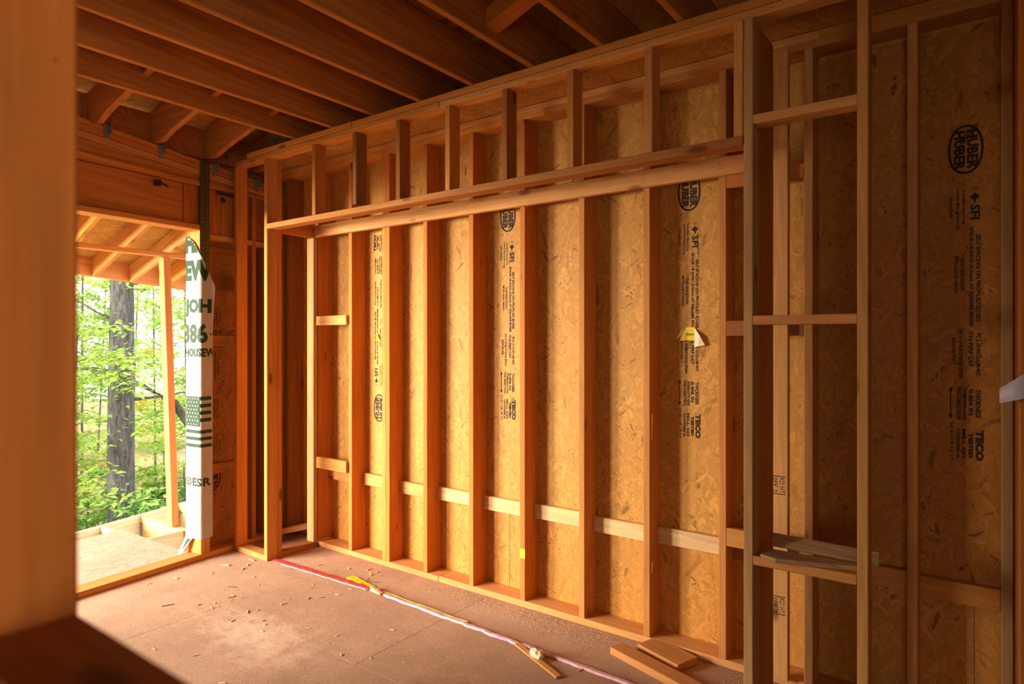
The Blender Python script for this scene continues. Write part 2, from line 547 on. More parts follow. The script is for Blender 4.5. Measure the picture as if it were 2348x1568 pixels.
studs = [(-4.655, 'brown'), (-4.275, 'red'), (-3.872, 'orange'), (-3.503, 'gold'), (-3.094, 'orange'), (-2.686, 'orange'),
         (-2.280, 'orange'), (-1.866, 'n'), (-1.468, 'n'), (-1.063, 'n'), (-0.668, 'pale'), (-0.260, 'pale'), (0.059, 'weather'),
         (0.47, 'n'), (0.88, 'n'), (1.29, 'n'), (1.70, 'n'), (2.11, 'n'), (2.52, 'n')]
for x, t in studs:
    wbox('stud', (x, x + STUD), (D, W), (STUD, TP), M['lumber'], t)
# the split, rotten-edged second stud of the doubled pair
V, F = [], []
N = 46
for i in range(N + 1):
    z = STUD + (TP - STUD) * i / N
    low = max(0.0, 1 - (z - 0.2) / 2.0)
    e = 0.022 * abs(noise.noise(Vector((z * 3.1, 1.7, 0)))) * (0.3 + low) + 0.004 * noise.noise(Vector((z * 14, 4, 0)))
    f_ = 0.012 * max(0, noise.noise(Vector((z * 2.3, 9.1, 0)))) * low
    for dx, dy in ((0, f_), (STUD, f_), (STUD, 0.14 - e), (0, 0.14 - e)):
        V.append((z, dx - 0.019, dy - 0.07))
for i in range(N):
    for k in range(4):
        a, b = i * 4 + k, i * 4 + (k + 1) % 4
        F.append([a, b, b + 4, a + 4])
F += [[3, 2, 1, 0], [N * 4, N * 4 + 1, N * 4 + 2, N * 4 + 3]]
o = mesh_obj('stud', V, F, M['lumber'], wb, tint='orange')
o.matrix_local = Matrix(((0, 1, 0, -3.465 + 0.019), (0, 0, 1, D + 0.07 - W), (1, 0, 0, 0), (0, 0, 0, 1)))
# low blocking on the joint of the strand boards
bl = [(-4.237, -3.872, 'pink'), (-3.834, -3.503, 'pale'), (-3.427, -3.094, 'pale'), (-3.056, -2.686, 'white'), (-2.648, -2.280, 'white'), (-2.242, -1.866, 'white'),
      (-1.828, -1.468, 'white'), (-1.430, -1.063, 'white'), (-1.025, -0.668, 'brown'), (-0.630, -0.260, 'n'), (-0.222, 0.059, 'gold'), (0.1, 0.47, 'n')]
for i, (a, b, t) in enumerate(bl):
    z = 0.514 + (0.0, 0.006, -0.004, 0.003)[i % 4]
    wbox('block', (a, b), (3.296, W), (z, z + 0.089), M['lumber'], t)
wbox('block', (-4.237, -3.872), (3.17, 3.208), (0.62, 0.708), M['lumber'], 'gold')
wbox('block', (-4.237, -3.872), (3.17, 3.208), (1.74, 1.812), M['lumber'], 'pale')
wbox('block', (-1.025, -0.668), (D, D + STUD), (1.642, 1.717), M['lumber'], 'dull')
wbox('block', (-1.025, -0.668), (D, D + STUD), (0.602, 0.692), M['lumber'], 'n')
wbox('block', (-1.025, -0.668), (D, D + STUD), (2.372, 2.440), M['lumber'], 'orange')
wbox('stud', (-0.803, -0.728), (3.154, 3.192), (STUD, 2.972), M['lumber'], 'pale')
wbox('ledger', (-4.233, -0.815), (3.154, 3.192), (2.430, 2.520), M['lumber'], 'pale')
def nails(parent, pts, r=0.0035):
    hv, hf = [], []
    for p, n in pts:
        n = Vector(n); u = n.orthogonal().normalized(); w_ = n.cross(u)
        k = len(hv)
        for q in range(6):
            hv.append(Vector(p) + (u * math.cos(q * 1.047) + w_ * math.sin(q * 1.047)) * r)
        hf.append([k + q for q in range(6)])
    o = mesh_obj('nail_head', hv, hf, M['nail'], parent)
    o['kind'] = 'stuff'
    return o
pts = []
for x, t in studs[2:10]:
    for dz in (0.025, 0.062):
        pts.append(((x + 0.019 + rnd.uniform(-0.006, 0.006), 3.1535 - W, 2.432 + dz + rnd.uniform(-0.008, 0.008)), (0, -1, 0)))
for x, t in studs[2:12]:
    for k in range(4):
        pts.append(((x + STUD + 0.0004, D - W + 0.02 + 0.033 * k, 0.062 + rnd.uniform(-0.006, 0.006)), (1, 0, 0)))
for a, b, t in bl:
    for dz in (0.02, 0.045, 0.07):
        pts.append(((a + 0.015, 3.2955 - W, 0.514 + dz), (0, -1, 0)))
nails(wb, pts)
slab('osb_panel', (-4.9, 0.14), (PB - W + 0.001, D - W), (TT + 0.0, TT + 0.011), M['osb_h'], wb, tint='n')

# ------------------------------------------------------------------ framed inner wall round the wide niche
wi = empty('wall_inner', (0, P, 0), kind='structure')
def ibox(name, xr, yr, zr, mat, tint='n', c=0.003):
    return box(name, xr, (yr[0] - P, yr[1] - P), zr, mat, wi, tint, c)
ibox('top_plate', (-4.66, -2.535), (P, PB), (TP, TP + STUD - 0.003), M['lumber'], 'n')
ibox('top_plate', (-2.533, 0.36), (P + 0.002, PB), (TP, TP + STUD - 0.003), M['lumber'], 'pale')
ibox('top_plate', (-4.50, -3.302), (P, PB), (TP + STUD, TT), M['lumber'], 'gold')
ibox('top_plate', (-3.30, 0.36), (P + 0.003, PB), (TP + STUD, TT), M['lumber'], 'gold')
board('top_plate', (-4.67, 0.044, TT - 0.02), (-3.95, 0.10, TT + 0.025), 0.06, 0.036, M['lumber'], wi, 'dull')
for x, t, z0 in ((-3.709, 'brown', 2.477), (-3.288, 'dark', 2.497), (-2.889, 'dull', 2.477), (-2.486, 'gold', 2.477), (-2.079, 'brown', 2.477),
                 (-1.671, 'n', 2.477), (-1.255, 'pink', 2.477), (-0.850, 'pale', 2.477)):
    ibox('cripple_stud', (x, x + STUD), (P, PB), (z0, TP), M['lumber'], t)
ibox('soffit_board', (-4.237, -0.812), (P - 0.004, PB - 0.004), (2.439, 2.477), M['lumber'], (0.86, 0.82, 0.80))
ibox('soffit_end_board', (-4.275, -4.237), (PB + 0.042, 3.190), (2.425, 2.514), M['lumber'], 'orange')
ibox('corner_post', (-4.275, -4.237), (P, PB), (STUD, TP), M['lumber'], (0.86, 0.86, 0.92))
ibox('corner_post', (-4.326, -4.237), (PB, PB + STUD), (STUD, TP), M['lumber'], 'red')
ibox('stud', (-4.672, -4.634), (P, PB), (STUD, TP), M['lumber'], 'orange')
ibox('sole_plate', (-4.672, -4.237), (P, PB), (0, STUD), M['lumber'], 'n')
ibox('sole_plate', (-4.326, -4.237), (PB, 3.188), (0, STUD), M['lumber'], 'dull')
ibox('stud', (-4.320, -4.237), (3.150, 3.188), (STUD, 2.425), M['lumber'], 'weather')
ibox('king_stud', (-0.809, -0.771), (P, PB), (STUD, TP), M['lumber'], 'weather')
ibox('return_board', (-0.809, -0.771), (PB, 3.068), (STUD, TP), M['lumber'], 'red')
ibox('stud', (-0.386, -0.348), (P, PB), (STUD, TP), M['lumber'], 'pale')
ibox('end_post', (0.098, 0.136), (P, PB), (STUD, TP), M['lumber'], 'red')
ibox('end_post', (0.098, 0.136), (PB, D - 0.002), (STUD, TP), M['lumber'], 'brown')
ibox('sole_plate', (-0.850, 0.36), (P, PB), (0, STUD), M['lumber'], 'n')
board('block', (-0.771, 0.0445, 2.537), (-0.386, 0.0445, 2.536), 0.089, 0.038, M['lumber'], wi, 'pale')
board('block', (-0.771, 0.0445, 1.703), (-0.386, 0.0445, 1.702), 0.089, 0.038, M['lumber'], wi, 'pink')
board('block', (-0.771, 0.0445, 0.707), (-0.386, 0.0445, 0.707), 0.089, 0.038, M['lumber'], wi, 'n')
pts = []
for i in range(26):
    x = -4.5 + 0.19 * i + rnd.uniform(-0.05, 0.05)
    pts.append(((x, -0.0005, TP + 0.012 + rnd.uniform(0, 0.018)), (0, -1, 0)))
    pts.append(((x + 0.07, -0.0005, TP + STUD + 0.01 + rnd.uniform(0, 0.018)), (0, -1, 0)))
for x in (-3.709, -3.288, -2.889, -2.486, -2.079, -1.671, -1.255):
    for k in range(2):
        pts.append(((x + STUD + 0.0004, 0.02 + 0.05 * k, TP - 0.03), (1, 0, 0)))
        pts.append(((x + 0.008 + 0.02 * k, -0.0005, TP - 0.025), (0, -1, 0)))
nails(wi, pts)
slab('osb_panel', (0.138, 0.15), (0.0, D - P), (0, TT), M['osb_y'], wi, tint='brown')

# ------------------------------------------------------------------ side wall with the wide door opening
LA = math.atan(0.1)
wl = empty('wall_left', (-4.69, 2.757, 0), LA, kind='structure')
wlM = Matrix.Translation((-4.69, 2.757, 0)) @ Matrix.Rotation(LA, 4, 'Z')
def lbox(name, xr, yr, zr, mat, tint='n', c=0.003):
    return box(name, xr, yr, zr, mat, wl, tint, c)
JY = -0.283          # face of the door jamb
DY = -2.45           # the opening's other end
WY0, WY1 = -4.35, -2.75   # window further along the wall
lbox('sole_plate', (-0.14, 0), (DY - 0.1, 0.57), (0, STUD), M['lumber'], 'n')
lbox('sole_plate', (-0.14, 0), (-6.2, DY - 0.1), (0, STUD), M['lumber'])
lbox('jack_stud', (-0.14, 0), (JY, JY + STUD), (STUD, 2.436), M['lumber'], 'gold')
lbox('king_stud', (-0.14, 0), (JY + STUD, JY + 2 * STUD), (STUD, 2.762), M['lumber'], 'n')
lbox('jack_stud', (-0.14, 0), (DY - STUD, DY), (STUD, 2.436), M['lumber'])
for y in (-6.1, -5.7, -5.3, -4.9, WY0 - STUD, WY1, DY - 3 * STUD, -2.0, ):
    if y != -2.0:
        lbox('stud', (-0.14, 0), (y, y + STUD), (STUD, 2.762), M['lumber'])
for y, t in ((0.16, 'brown'), (0.30, 'dull'), (0.47, 'brown')):
    lbox('stud', (-0.14, 0.0), (y, y + STUD), (STUD, 2.762), M['lumber'], t)
lbox('header_plate', (-0.14, 0), (DY - 0.04, JY + STUD), (2.436, 2.474), M['lumber'], 'gold')
lbox('header_plate', (-0.14, -0.002), (JY + STUD * 2, 0.56), (2.380, 2.418), M['lumber'], 'n')
lbox('header_beam', (-0.105, -0.030), (DY - 0.04, -0.405), (2.475, 2.762), M['joist'], 'n')
lbox('header_block', (-0.10, -0.026), (-0.400, JY + 0.0), (2.475, 2.762), M['joist'], 'red')
lbox('header_block', (-0.10, -0.030), (JY + STUD * 2, -0.10), (2.420, 2.762), M['joist'], 'red')
lbox('header_block', (-0.10, -0.026), (-0.098, 0.0), (2.420, 2.762), M['joist'], 'n')
lbox('header_block', (-0.10, -0.030), (0.002, 0.56), (2.420, 2.762), M['joist'], 'brown')
# plates above the header: the upper ones run out of level over a tapered packing board
zl = [2.765, 2.813, 2.901, 2.947, 2.987, 3.027]   # at local y = -1.09
zr_ = [2.763, 2.794, 2.838, 2.881, 2.916, 2.950]  # at local y = -0.29
for i in range(5):
    def zz(arr_i, y):
        k = (y + 0.29) / -0.80
        return zr_[arr_i] + (zl[arr_i] - zr_[arr_i]) * k
    def pl(y0, y1, t, x1):
        poly = [(y0, zz(i, y0) + 0.002), (y1, zz(i, y1) + 0.002), (y1, zz(i + 1, y1) - 0.002), (y0, zz(i + 1, y0) - 0.002)]
        Vv = []
        for xx in (-0.14, x1):
            Vv += [((p[0]), xx, p[1]) for p in poly]
        Ff = [[3, 2, 1, 0], [4, 5, 6, 7], [0, 1, 5, 4], [1, 2, 6, 5], [2, 3, 7, 6], [3, 0, 4, 7]]
        o = mesh_obj('top_plate', Vv, Ff, M['joist'], wl, tint=t)
        o.matrix_local = Matrix(((0, 1, 0, 0), (1, 0, 0, 0), (0, 0, 1, 0), (0, 0, 0, 1)))
    pl(-2.3, 0.54, ('gold', 'n', 'pale', 'orange', 'gold')[i], (0.002, -0.014, -0.004, 0.003, -0.002)[i])
lbox('header_beam', (-0.14, 0.0), (WY0, WY1), (2.02, 2.30), M['joist'])
lbox('top_plate', (-0.14, 0.0), (-6.2, -2.302), (2.763, 3.02), M['joist'])
# strand board outside the studs
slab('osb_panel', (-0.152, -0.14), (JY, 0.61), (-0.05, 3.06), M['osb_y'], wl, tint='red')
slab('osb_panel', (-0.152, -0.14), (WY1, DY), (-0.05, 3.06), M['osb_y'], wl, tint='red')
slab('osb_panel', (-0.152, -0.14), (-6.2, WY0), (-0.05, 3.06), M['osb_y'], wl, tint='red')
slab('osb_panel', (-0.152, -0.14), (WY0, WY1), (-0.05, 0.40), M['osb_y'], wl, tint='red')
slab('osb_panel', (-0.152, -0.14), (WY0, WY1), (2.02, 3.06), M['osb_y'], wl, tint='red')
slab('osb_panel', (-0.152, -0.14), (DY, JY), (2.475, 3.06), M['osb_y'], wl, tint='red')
for z0, z1, t in ((2.022, 2.112, 'dull'), (1.573, 1.660, 'n'), (0.592, 0.668, 'n'), (2.305, 2.340, 'n')):
    lbox('block', (-0.138, -0.100), (JY + 2 * STUD, 0.16), (z0, z1), M['joist'], t)
# perforated strap and clips
strap = slab('metal_strap', (0.001, 0.004), (-0.293, -0.214), (1.98, 2.945), M['strap'], wl)
hv, hf = [], []
for i in range(31):
    for k, yy in enumerate((-0.022, 0.018)):
        z = -0.465 + 0.031 * i + (0.012 if k else 0)
        n0 = len(hv)
        for q in range(6):
            hv.append((0.0022, yy + 0.0035 * math.cos(q * 1.047), z + 0.0035 * math.sin(q * 1.047)))
        hf.append([n0 + q for q in range(6)])
mesh_obj('nail_head', hv, hf, M['strap_hole'], strap)['kind'] = 'stuff'
for y, z, s in ((-0.965, 2.975, 0.055), (-0.605, 2.935, 0.055), (-0.195, 2.90, 0.05), (0.18, 2.862, 0.05)):
    t = slab('rafter_tie', (0.001, 0.005), (y, y + 0.036), (z - 0.045, z + 0.05), M['metal'], wl)
    slab('tie_flange', (-0.03, 0.03), (0.014, 0.018), (-0.01, 0.06), M['metal'], t)
slab('clip', (-0.03, 0.012), (-0.62, -0.585), (2.70, 2.738), M['black'], wl)
board('clip', (0.006, -0.59, 2.722), (0.02, -0.54, 2.700), 0.008, 0.010, M['black'], wl)
board('clip', (0.004, -0.165, 2.74), (0.004, 0.0, 2.735), 0.006, 0.022, M['black'], wl)
board('clip', (0.010, -0.115, 2.70), (0.002, -0.09, 2.675), 0.02, 0.03, M['black'], wl)

# ------------------------------------------------------------------ walls behind the camera and at its side
wr = empty('wall_rear', (0, -3.4, 0), kind='structure')
slab('osb_panel', (-5.3, 0.2), (-0.012, 0), (0, 3.04), M['osb'], wr)
slab('osb_panel', (2.2, 3.1), (-0.012, 0), (0, 3.04), M['osb'], wr)
slab('osb_panel', (0.2, 2.2), (-0.012, 0), (0, 0.25), M['osb'], wr)
slab('osb_panel', (0.2, 2.2), (-0.012, 0), (2.15, 3.04), M['osb'], wr)
for i in range(18):
    x = -5.0 + 0.46 * i
    if not 0.15 < x < 2.2:
        box('stud', (x, x + STUD), (0.001, 0.14), (STUD, TP), M['lumber'], wr)
box('top_plate', (-5.0, 3.1), (0, 0.14), (TP, TT), M['lumber'], wr)
box('sole_plate', (-5.0, 3.1), (0, 0.14), (0, STUD), M['lumber'], wr)
wt = empty('wall_right', (3.1, 0, 0), kind='structure')
slab('osb_panel', (0, 0.012), (-3.4, -2.0), (0, 3.04), M['osb_y'], wt)
slab('osb_panel', (0, 0.012), (-2.0, -0.6), (0, 0.45), M['osb_y'], wt)
slab('osb_panel', (0, 0.012), (-2.0, -0.6), (2.25, 3.04), M['osb_y'], wt)
slab('osb_panel', (0, 0.012), (-0.6, -0.03), (0, 3.04), M['osb_y'], wt)
slab('osb_panel', (0, 0.012), (-0.03, 3.35), (0, 3.04), M['osb_y'], wt)
for i in range(15):
    y = -3.2 + 0.44 * i
    if -2.0 < y < -0.65:
        continue
    box('stud', (-0.09, 0), (y, y + STUD), (STUD, TP), M['lumber'], wt)
box('top_plate', (-0.09, 0), (-3.25, 3.19), (TP, TT), M['lumber'], wt)

# boarded stub wall, added out of view to dim the back wall's right end
wh = empty('wall_light_block', (-3.6, 0, 0), kind='structure')
slab('osb_panel', (0.09, 0.101), (-3.39, -1.1), (0, 3.03), M['osb_y'], wh)
slab('osb_panel', (0.09, 0.101), (-1.098, 0.32), (0, 3.03), M['osb_y'], wh)
for i in range(9):
    y = -3.2 + 0.438 * i
    box('stud', (0, 0.089), (y, y + STUD), (STUD, TP), M['lumber'], wh)
box('sole_plate', (0, 0.089), (-3.25, 0.32), (0, STUD), M['lumber'], wh)
box('top_plate', (0, 0.089), (-3.25, 0.32), (TP, TT), M['lumber'], wh)

# near framing that the camera looks past
wn_ = empty('wall_near', (0, 0.16, 0), kind='structure')
box('post', (-0.727, -0.689), (0, 0.089), (0, JZ), M['lumber'], wn_, (1.0, 0.74, 0.5), c=0.004)
box('rail', (-0.689, 0.62), (0, 0.089), (1.322, 1.360), M['lumber'], wn_, 'brown', c=0.004)
box('post', (0.62, 0.658), (0, 0.089), (0, JZ), M['lumber'], wn_, 'n')
for x in (1.06, 1.47, 1.88, 2.29, 2.70):
    box('stud', (x, x + STUD), (0, 0.089), (0, JZ), M['lumber'], wn_, 'n')
slab('osb_panel', (0.62, 1.86), (0.090, 0.102), (0, 3.03), M['osb'], wn_)  # boarding added out of view to keep rear and side light off the niche
slab('osb_panel', (1.862, 3.0), (0.090, 0.102), (0, 3.03), M['osb'], wn_)

# ------------------------------------------------------------------ ceiling: joists, roof framing above
ce = empty('ceiling', (0, 0, JZ), kind='structure')
for k in range(18):
    x = -3.930 + 0.4035 * k
    box('joist', (x, x + STUD), (-3.4, W), (0.0, 0.237), M['joist'], ce, ('n', 'n', 'gold', 'n', 'n', 'n', 'gold', 'n')[k % 8], c=0.004)
for y0, y1, x0, x1, t in ((2.62, 2.72, -3.3, -1.9, 'dull'), (2.24, 2.47, -4.0, -1.9, 'dull'), (1.98, 2.20, -4.1, -2.2, 'dull'), (2.52, 2.58, -4.1, -2.2, 'brown'),
                          (1.75, 1.90, -3.6, -1.6, 'brown'), (1.25, 1.5, -3.6, -1.3, 'dull'), (0.7, 0.95, -3.2, -0.4, 'dull'), (2.20, 2.23, -3.0, -1.8, 'n')):
    box('attic_plank', (x0, x1), (y0, y1), (0.239, 0.258), M['lumber'], ce, t)
# short offcut nailed between two joists
board('bridging', (-1.915, 2.40, 0.075), (-1.60, 2.43, 0.215), 0.10, 0.085, M['lumber'], ce, 'red')
board('bridging', (-1.918, 2.485, 0.03), (-1.918, 2.40, 0.17), 0.012, 0.03, M['lumber'], ce, 'dark')
for i in range(16):
    y = -3.135 + 0.405 * i
    if y > 3.2:
        continue
    # rafter with its seat cut on the side wall's plate
    x_in = -2.2
    def rz(x):
        return 2.985 - JZ + (x + 4.64) * 0.217
    xs = -4.64 + (2.757 - y) * 0.1 - 0.03
    base = -0.07 + 0.035 * (2.0 - y if y > 1 else 1.0) * 0.0
    poly = [(xs - 0.19, rz(xs - 0.19) + 0.06), (xs - 0.03, rz(xs)), (xs + 0.06, rz(xs + 0.06) - 0.015), (xs + 0.2, rz(xs + 0.2) + 0.0), (x_in, rz(x_in)), (x_in, rz(x_in) + 0.22), (xs - 0.19, rz(xs - 0.19) + 0.24)]
    prism('rafter', poly, 'Y', y, y + STUD, M['joist'], ce, tint=TINT['n'])
    prism('rafter_blocking', [(y + STUD + 0.001, -0.10 + 0.05), (y + 0.404, -0.10 + 0.05), (y + 0.404, 0.17), (y + STUD + 0.001, 0.17)], 'X', xs - 0.16, xs - 0.13, M['joist'], ce, tint=TINT['red'])
slab('insulation', (-4.42, -4.05), (2.86, 3.18), (0.02, 0.20), M['insulation'], ce)
# roof boards: two slopes and the gable ends
def quad(name, pts, mat, parent, th=0.012):
    n = (Vector(pts[1]) - Vector(pts[0])).cross(Vector(pts[2]) - Vector(pts[0])).normalized() * th
    V = [Vector(p) for p in pts] + [Vector(p) + n for p in pts]
    k = len(pts)
    F = [list(range(k - 1, -1, -1)), list(range(k, 2 * k))] + [[i, (i + 1) % k, k + (i + 1) % k, k + i] for i in range(k)]
    return mesh_obj(name, V, F, mat, parent)
for a, b in ((-3.4, -1.15), (-1.148, 1.1), (1.102, 3.35)):
    quad('roof_board', [(-5.3, a, 0.06), (-2.2, a, 0.73), (-2.2, b, 0.73), (-5.3, b, 0.06)], M['osb_h'], ce)
    quad('roof_board', [(-2.2, a, 0.73), (3.2, a, 1.9), (3.2, b, 1.9), (-2.2, b, 0.73)], M['osb_h'], ce)
for y in (-3.4, 3.345):
    quad('gable_board', [(-5.3, y, -0.09), (3.1, y, -0.09), (3.1, y, 1.9), (-5.3, y, 0.06)], M['osb'], ce)
quad('gable_board', [(3.1, -3.4, 0), (3.1, 3.35, 0), (3.1, 3.35, 1.9), (3.1, -3.4, 1.9)], M['osb_y'], ce)

# ------------------------------------------------------------------ lettering
_tc = {}
def text_geo(body, bold=0.0):
    key = (body, bold)
    if key not in _tc:
        cu = bpy.data.curves.new('lettering', 'FONT')
        cu.body = body
        cu.offset = bold
        cu.resolution_u = 2
        ob = bpy.data.objects.new('lettering', cu)
        COL.objects.link(ob)
        dg = bpy.context.evaluated_depsgraph_get()
        me = bpy.data.meshes.new_from_object(ob.evaluated_get(dg))
        vs_ = [(v.co.x, v.co.y) for v in me.vertices]
        fs = [list(p.vertices) for p in me.polygons]
        bpy.data.objects.remove(ob)
        bpy.data.meshes.remove(me)
        x0 = min(v[0] for v in vs_); x1 = max(v[0] for v in vs_)
        y0 = min(v[1] for v in vs_); y1 = max(v[1] for v in vs_)
        vs_ = [((x - x0) / (x1 - x0), (y - y0) / (y1 - y0)) for x, y in vs_]
        _tc[key] = (vs_, fs)
    return _tc[key]

class Flat:
    """collects flat print in its own 2D frame: p along the reading direction, q towards the tops of the letters"""
    def __init__(self):
        self.v, self.f = [], []
    def text(self, body, p0, p1, q0, q1, bold=0.0):
        vs_, fs = text_geo(body, bold)
        n = len(self.v)
        self.v += [(p0 + x * (p1 - p0), q0 + y * (q1 - q0)) for x, y in vs_]
        self.f += [[i + n for i in f] for f in fs]
    def poly(self, pts):
        n = len(self.v)
        self.v += list(pts)
        self.f.append(list(range(n, n + len(pts))))
    def ring(self, pc, qc, a, b, th, n=32, power=2.0):
        k = len(self.v)
        for i in range(n):
            t = 2 * math.pi * i / n
            c, s_ = math.cos(t), math.sin(t)
            e = 2.0 / power
            x = math.copysign(abs(c) ** e, c); y = math.copysign(abs(s_) ** e, s_)
            self.v.append((pc + a * x, qc + b * y))
            self.v.append((pc + (a - th) * x, qc + (b - th) * y))
        for i in range(n):
            j = (i + 1) % n
            self.f.append([k + 2 * i, k + 2 * j, k + 2 * j + 1, k + 2 * i + 1])
    def rect(self, p0, p1, q0, q1):
        self.poly([(p0, q0), (p1, q0), (p1, q1), (p0, q1)])

stamp = Flat()
stamp.ring(0.10, 0.0, 0.104, 0.062, 0.009, power=2.2)
stamp.text('HUBER', 0.02, 0.185, 0.004, 0.043, 0.045)
stamp.text('HUBER', 0.02, 0.185, -0.041, -0.002, 0.045)
stamp.ring(0.218, -0.043, 0.006, 0.006, 0.002, 10)
stamp.ring(0.272, 0.032, 0.008, 0.008, 0.002, 12)
stamp.poly([(0.288, 0.032), (0.304, 0.050), (0.320, 0.032), (0.304, 0.014)])
stamp.rect(0.318, 0.330, 0.029, 0.035)
stamp.text('SFI', 0.337, 0.400, 0.016, 0.050, 0.03)
stamp.text('Certified Sourcing', 0.27, 0.415, -0.014, -0.001, 0.018)
stamp.text('www.sfiprogram.org', 0.27, 0.435, -0.034, -0.020, 0.018)
stamp.text('SFI-00045', 0.295, 0.385, -0.058, -0.046, 0.018)
stamp.text('SELF SPACING ON PROFILED EDGES', 0.465, 0.83, 0.036, 0.052, 0.028)
stamp.text('SPACE 1/8 INCH (3.2mm) AT SQUARE EDGES', 0.43, 0.85, 0.010, 0.027, 0.038)
stamp.text('THIS SIDE DOWN', 0.56, 0.70, -0.018, -0.004, 0.028)
stamp.text('ESTE LADO ABAJO', 0.55, 0.71, -0.042, -0.028, 0.033)
stamp.text('PS 2-10 HUD-UM-40C', 0.88, 1.06, 0.036, 0.052, 0.028)
stamp.text('7/16 PERF CAT', 0.87, 1.02, 0.010, 0.026, 0.033)
stamp.text('24/16 SHEATHING SPAN', 0.86, 1.07, -0.024, -0.009, 0.028)
stamp.text('EXPOSURE 1', 0.90, 1.01, -0.048, -0.034, 0.028)
stamp.text('THICKNESS', 1.115, 1.235, 0.034, 0.052, 0.033)
stamp.text('0.406 IN', 1.115, 1.225, 0.010, 0.027, 0.038)
stamp.text('STRENGTH AXIS', 1.115, 1.245, -0.010, 0.003, 0.033)
stamp.text('THIS DIRECTION', 1.105, 1.245, -0.030, -0.016, 0.033)
stamp.rect(1.115, 1.235, -0.054, -0.050)
stamp.poly([(1.105, -0.052), (1.125, -0.044), (1.125, -0.060)])
stamp.poly([(1.245, -0.052), (1.225, -0.060), (1.225, -0.044)])
stamp.text('TECO', 1.285, 1.415, 0.034, 0.062, 0.06)
stamp.text('TESTED', 1.30, 1.405, 0.010, 0.025, 0.063)
stamp.text('MILL 222', 1.285, 1.41, -0.012, 0.001, 0.028)
stamp.text('CONFORMS 06', 1.285, 1.41, -0.032, -0.020, 0.033)
stamp.text('10-21-18 16 17', 1.26, 1.42, -0.054, -0.043, 0.018)

def put_stamp(panel, cx, ztop, flip=False, side=False, z_only=None):
    """print on a strand board; panel coordinates are relative to the panel's own centre"""
    V = []
    for p, q in stamp.v:
        a, z = (q, -p) if not flip else (-q, p)
        if side:
            V.append((0.0075, cx + a, ztop + z))
        else:
            V.append((cx + a, -0.0075, ztop + z))
    o = mesh_obj('printed_stamp', V, stamp.f, M['black'], panel)
    o['kind'] = 'stuff'
    return o
def panel_at(x):
    for q in PANELS:
        if abs(q.location.x - x) < 0.7 and abs(q.location.x - x) <= min(abs(r.location.x - x) for r in PANELS) + 1e-6:
            return q
for x, z, fl in ((-2.475, 2.525, False), (-1.268, 2.515, False), (-0.060, 2.528, False), (-3.685, 1.010, True)):
    q = panel_at(x)
    put_stamp(q, x - q.location.x, z - q.location.z, fl)
side_panel = [c for c in wl.children if c.name.startswith('osb_panel')][0]
put_stamp(side_panel, -0.085 - side_panel.location.y, 0.46 - side_panel.location.z, True, True)
# crayon marks and lumber grade stamps on single studs
g = Flat()
g.text('SPF 2', 0.0, 0.07, -0.03, -0.008); g.text('KD HT', 0.0, 0.07, 0.0, 0.022); g.rect(-0.008, -0.004, -0.032, 0.026); g.rect(0.074, 0.078, -0.032, 0.026)
flat_stud = [c for c in wb.children if c.name.startswith('stud') and abs(c.matrix_local.translation.x + 0.7655) < 0.01][0]
for z in (0.98, 0.42):
    V = []
    for p, q in g.v:
        w_ = Vector((-0.7655 + q, 3.1535 - W - 0.0003, z - p))
        V.append(flat_stud.matrix_local.inverted() @ w_)
    mesh_obj('grade_stamp', V, g.f, M['black'], flat_stud)['kind'] = 'stuff'

# ------------------------------------------------------------------ house wrap hanging on the door jamb
LT = 0.262
FOLD = 0.172
def wrap_pt(s, z, off=0.0):
    """s: 0 at the outer edge, round the jamb's corner at FOLD, to LT on the room face; local to wall_left"""
    r = 0.012
    wr_ = 0.004 * noise.noise(Vector((s * 9, z * 2.6, 3.0))) + 0.0025 * noise.noise(Vector((s * 26, z * 7.0, 8.0)))
    if s <= FOLD - r:
        b = Vector((-0.162 + s, JY - 0.006)); n = Vector((0, -1))
    elif s >= FOLD + r:
        b = Vector((0.010, JY - 0.006 + (s - FOLD))); n = Vector((1, 0))
    else:
        k = (s - FOLD + r) / (2 * r)
        a = k * math.pi / 2
        b = Vector((0.010 - r + r * math.sin(a), JY - 0.006 + r - r * math.cos(a))); n = Vector((math.sin(a), -math.cos(a)))
    lift = 0.006 + abs(wr_) + wr_ * 0.6
    if s > FOLD:
        lift += 0.03 * ((s - FOLD) / (LT - FOLD)) ** 2 * max(0.0, 1 - abs(z - 2.0) / 0.35)
    if z < 0.16:
        lift += (0.16 - z) * 0.35
    p = b + n * (lift + off)
    return Vector((p.x - (0.16 - z if z < 0.16 else 0) * 0.25, p.y, z))
def z_top(s):
    return 2.395 - 0.30 * (s / LT) ** 2.4 - 0.06 * (s / LT)
def z_bot(s):
    return 0.150 + 0.02 * s if s > 0.085 else 0.150 - 0.125 * min(1, (0.085 - s) / 0.05)
wrap = empty('house_wrap', (-4.69, 2.757, 0), LA, label='white house wrap sheet with green lettering and flag hanging on door jamb', cat='house wrap')
NS, NZ = 26, 90
V, F = [], []
for j in range(NZ + 1):
    for i in range(NS + 1):
        s_ = LT * i / NS
        z = z_bot(s_) + (z_top(s_) - z_bot(s_)) * j / NZ
        V.append(wrap_pt(s_, z))
for j in range(NZ):
    for i in range(NS):
        a = j * (NS + 1) + i
        F.append([a, a + 1, a + NS + 2, a + NS + 1])
mesh_obj('sheet', V, F, M['wrap'], wrap, smooth=True)
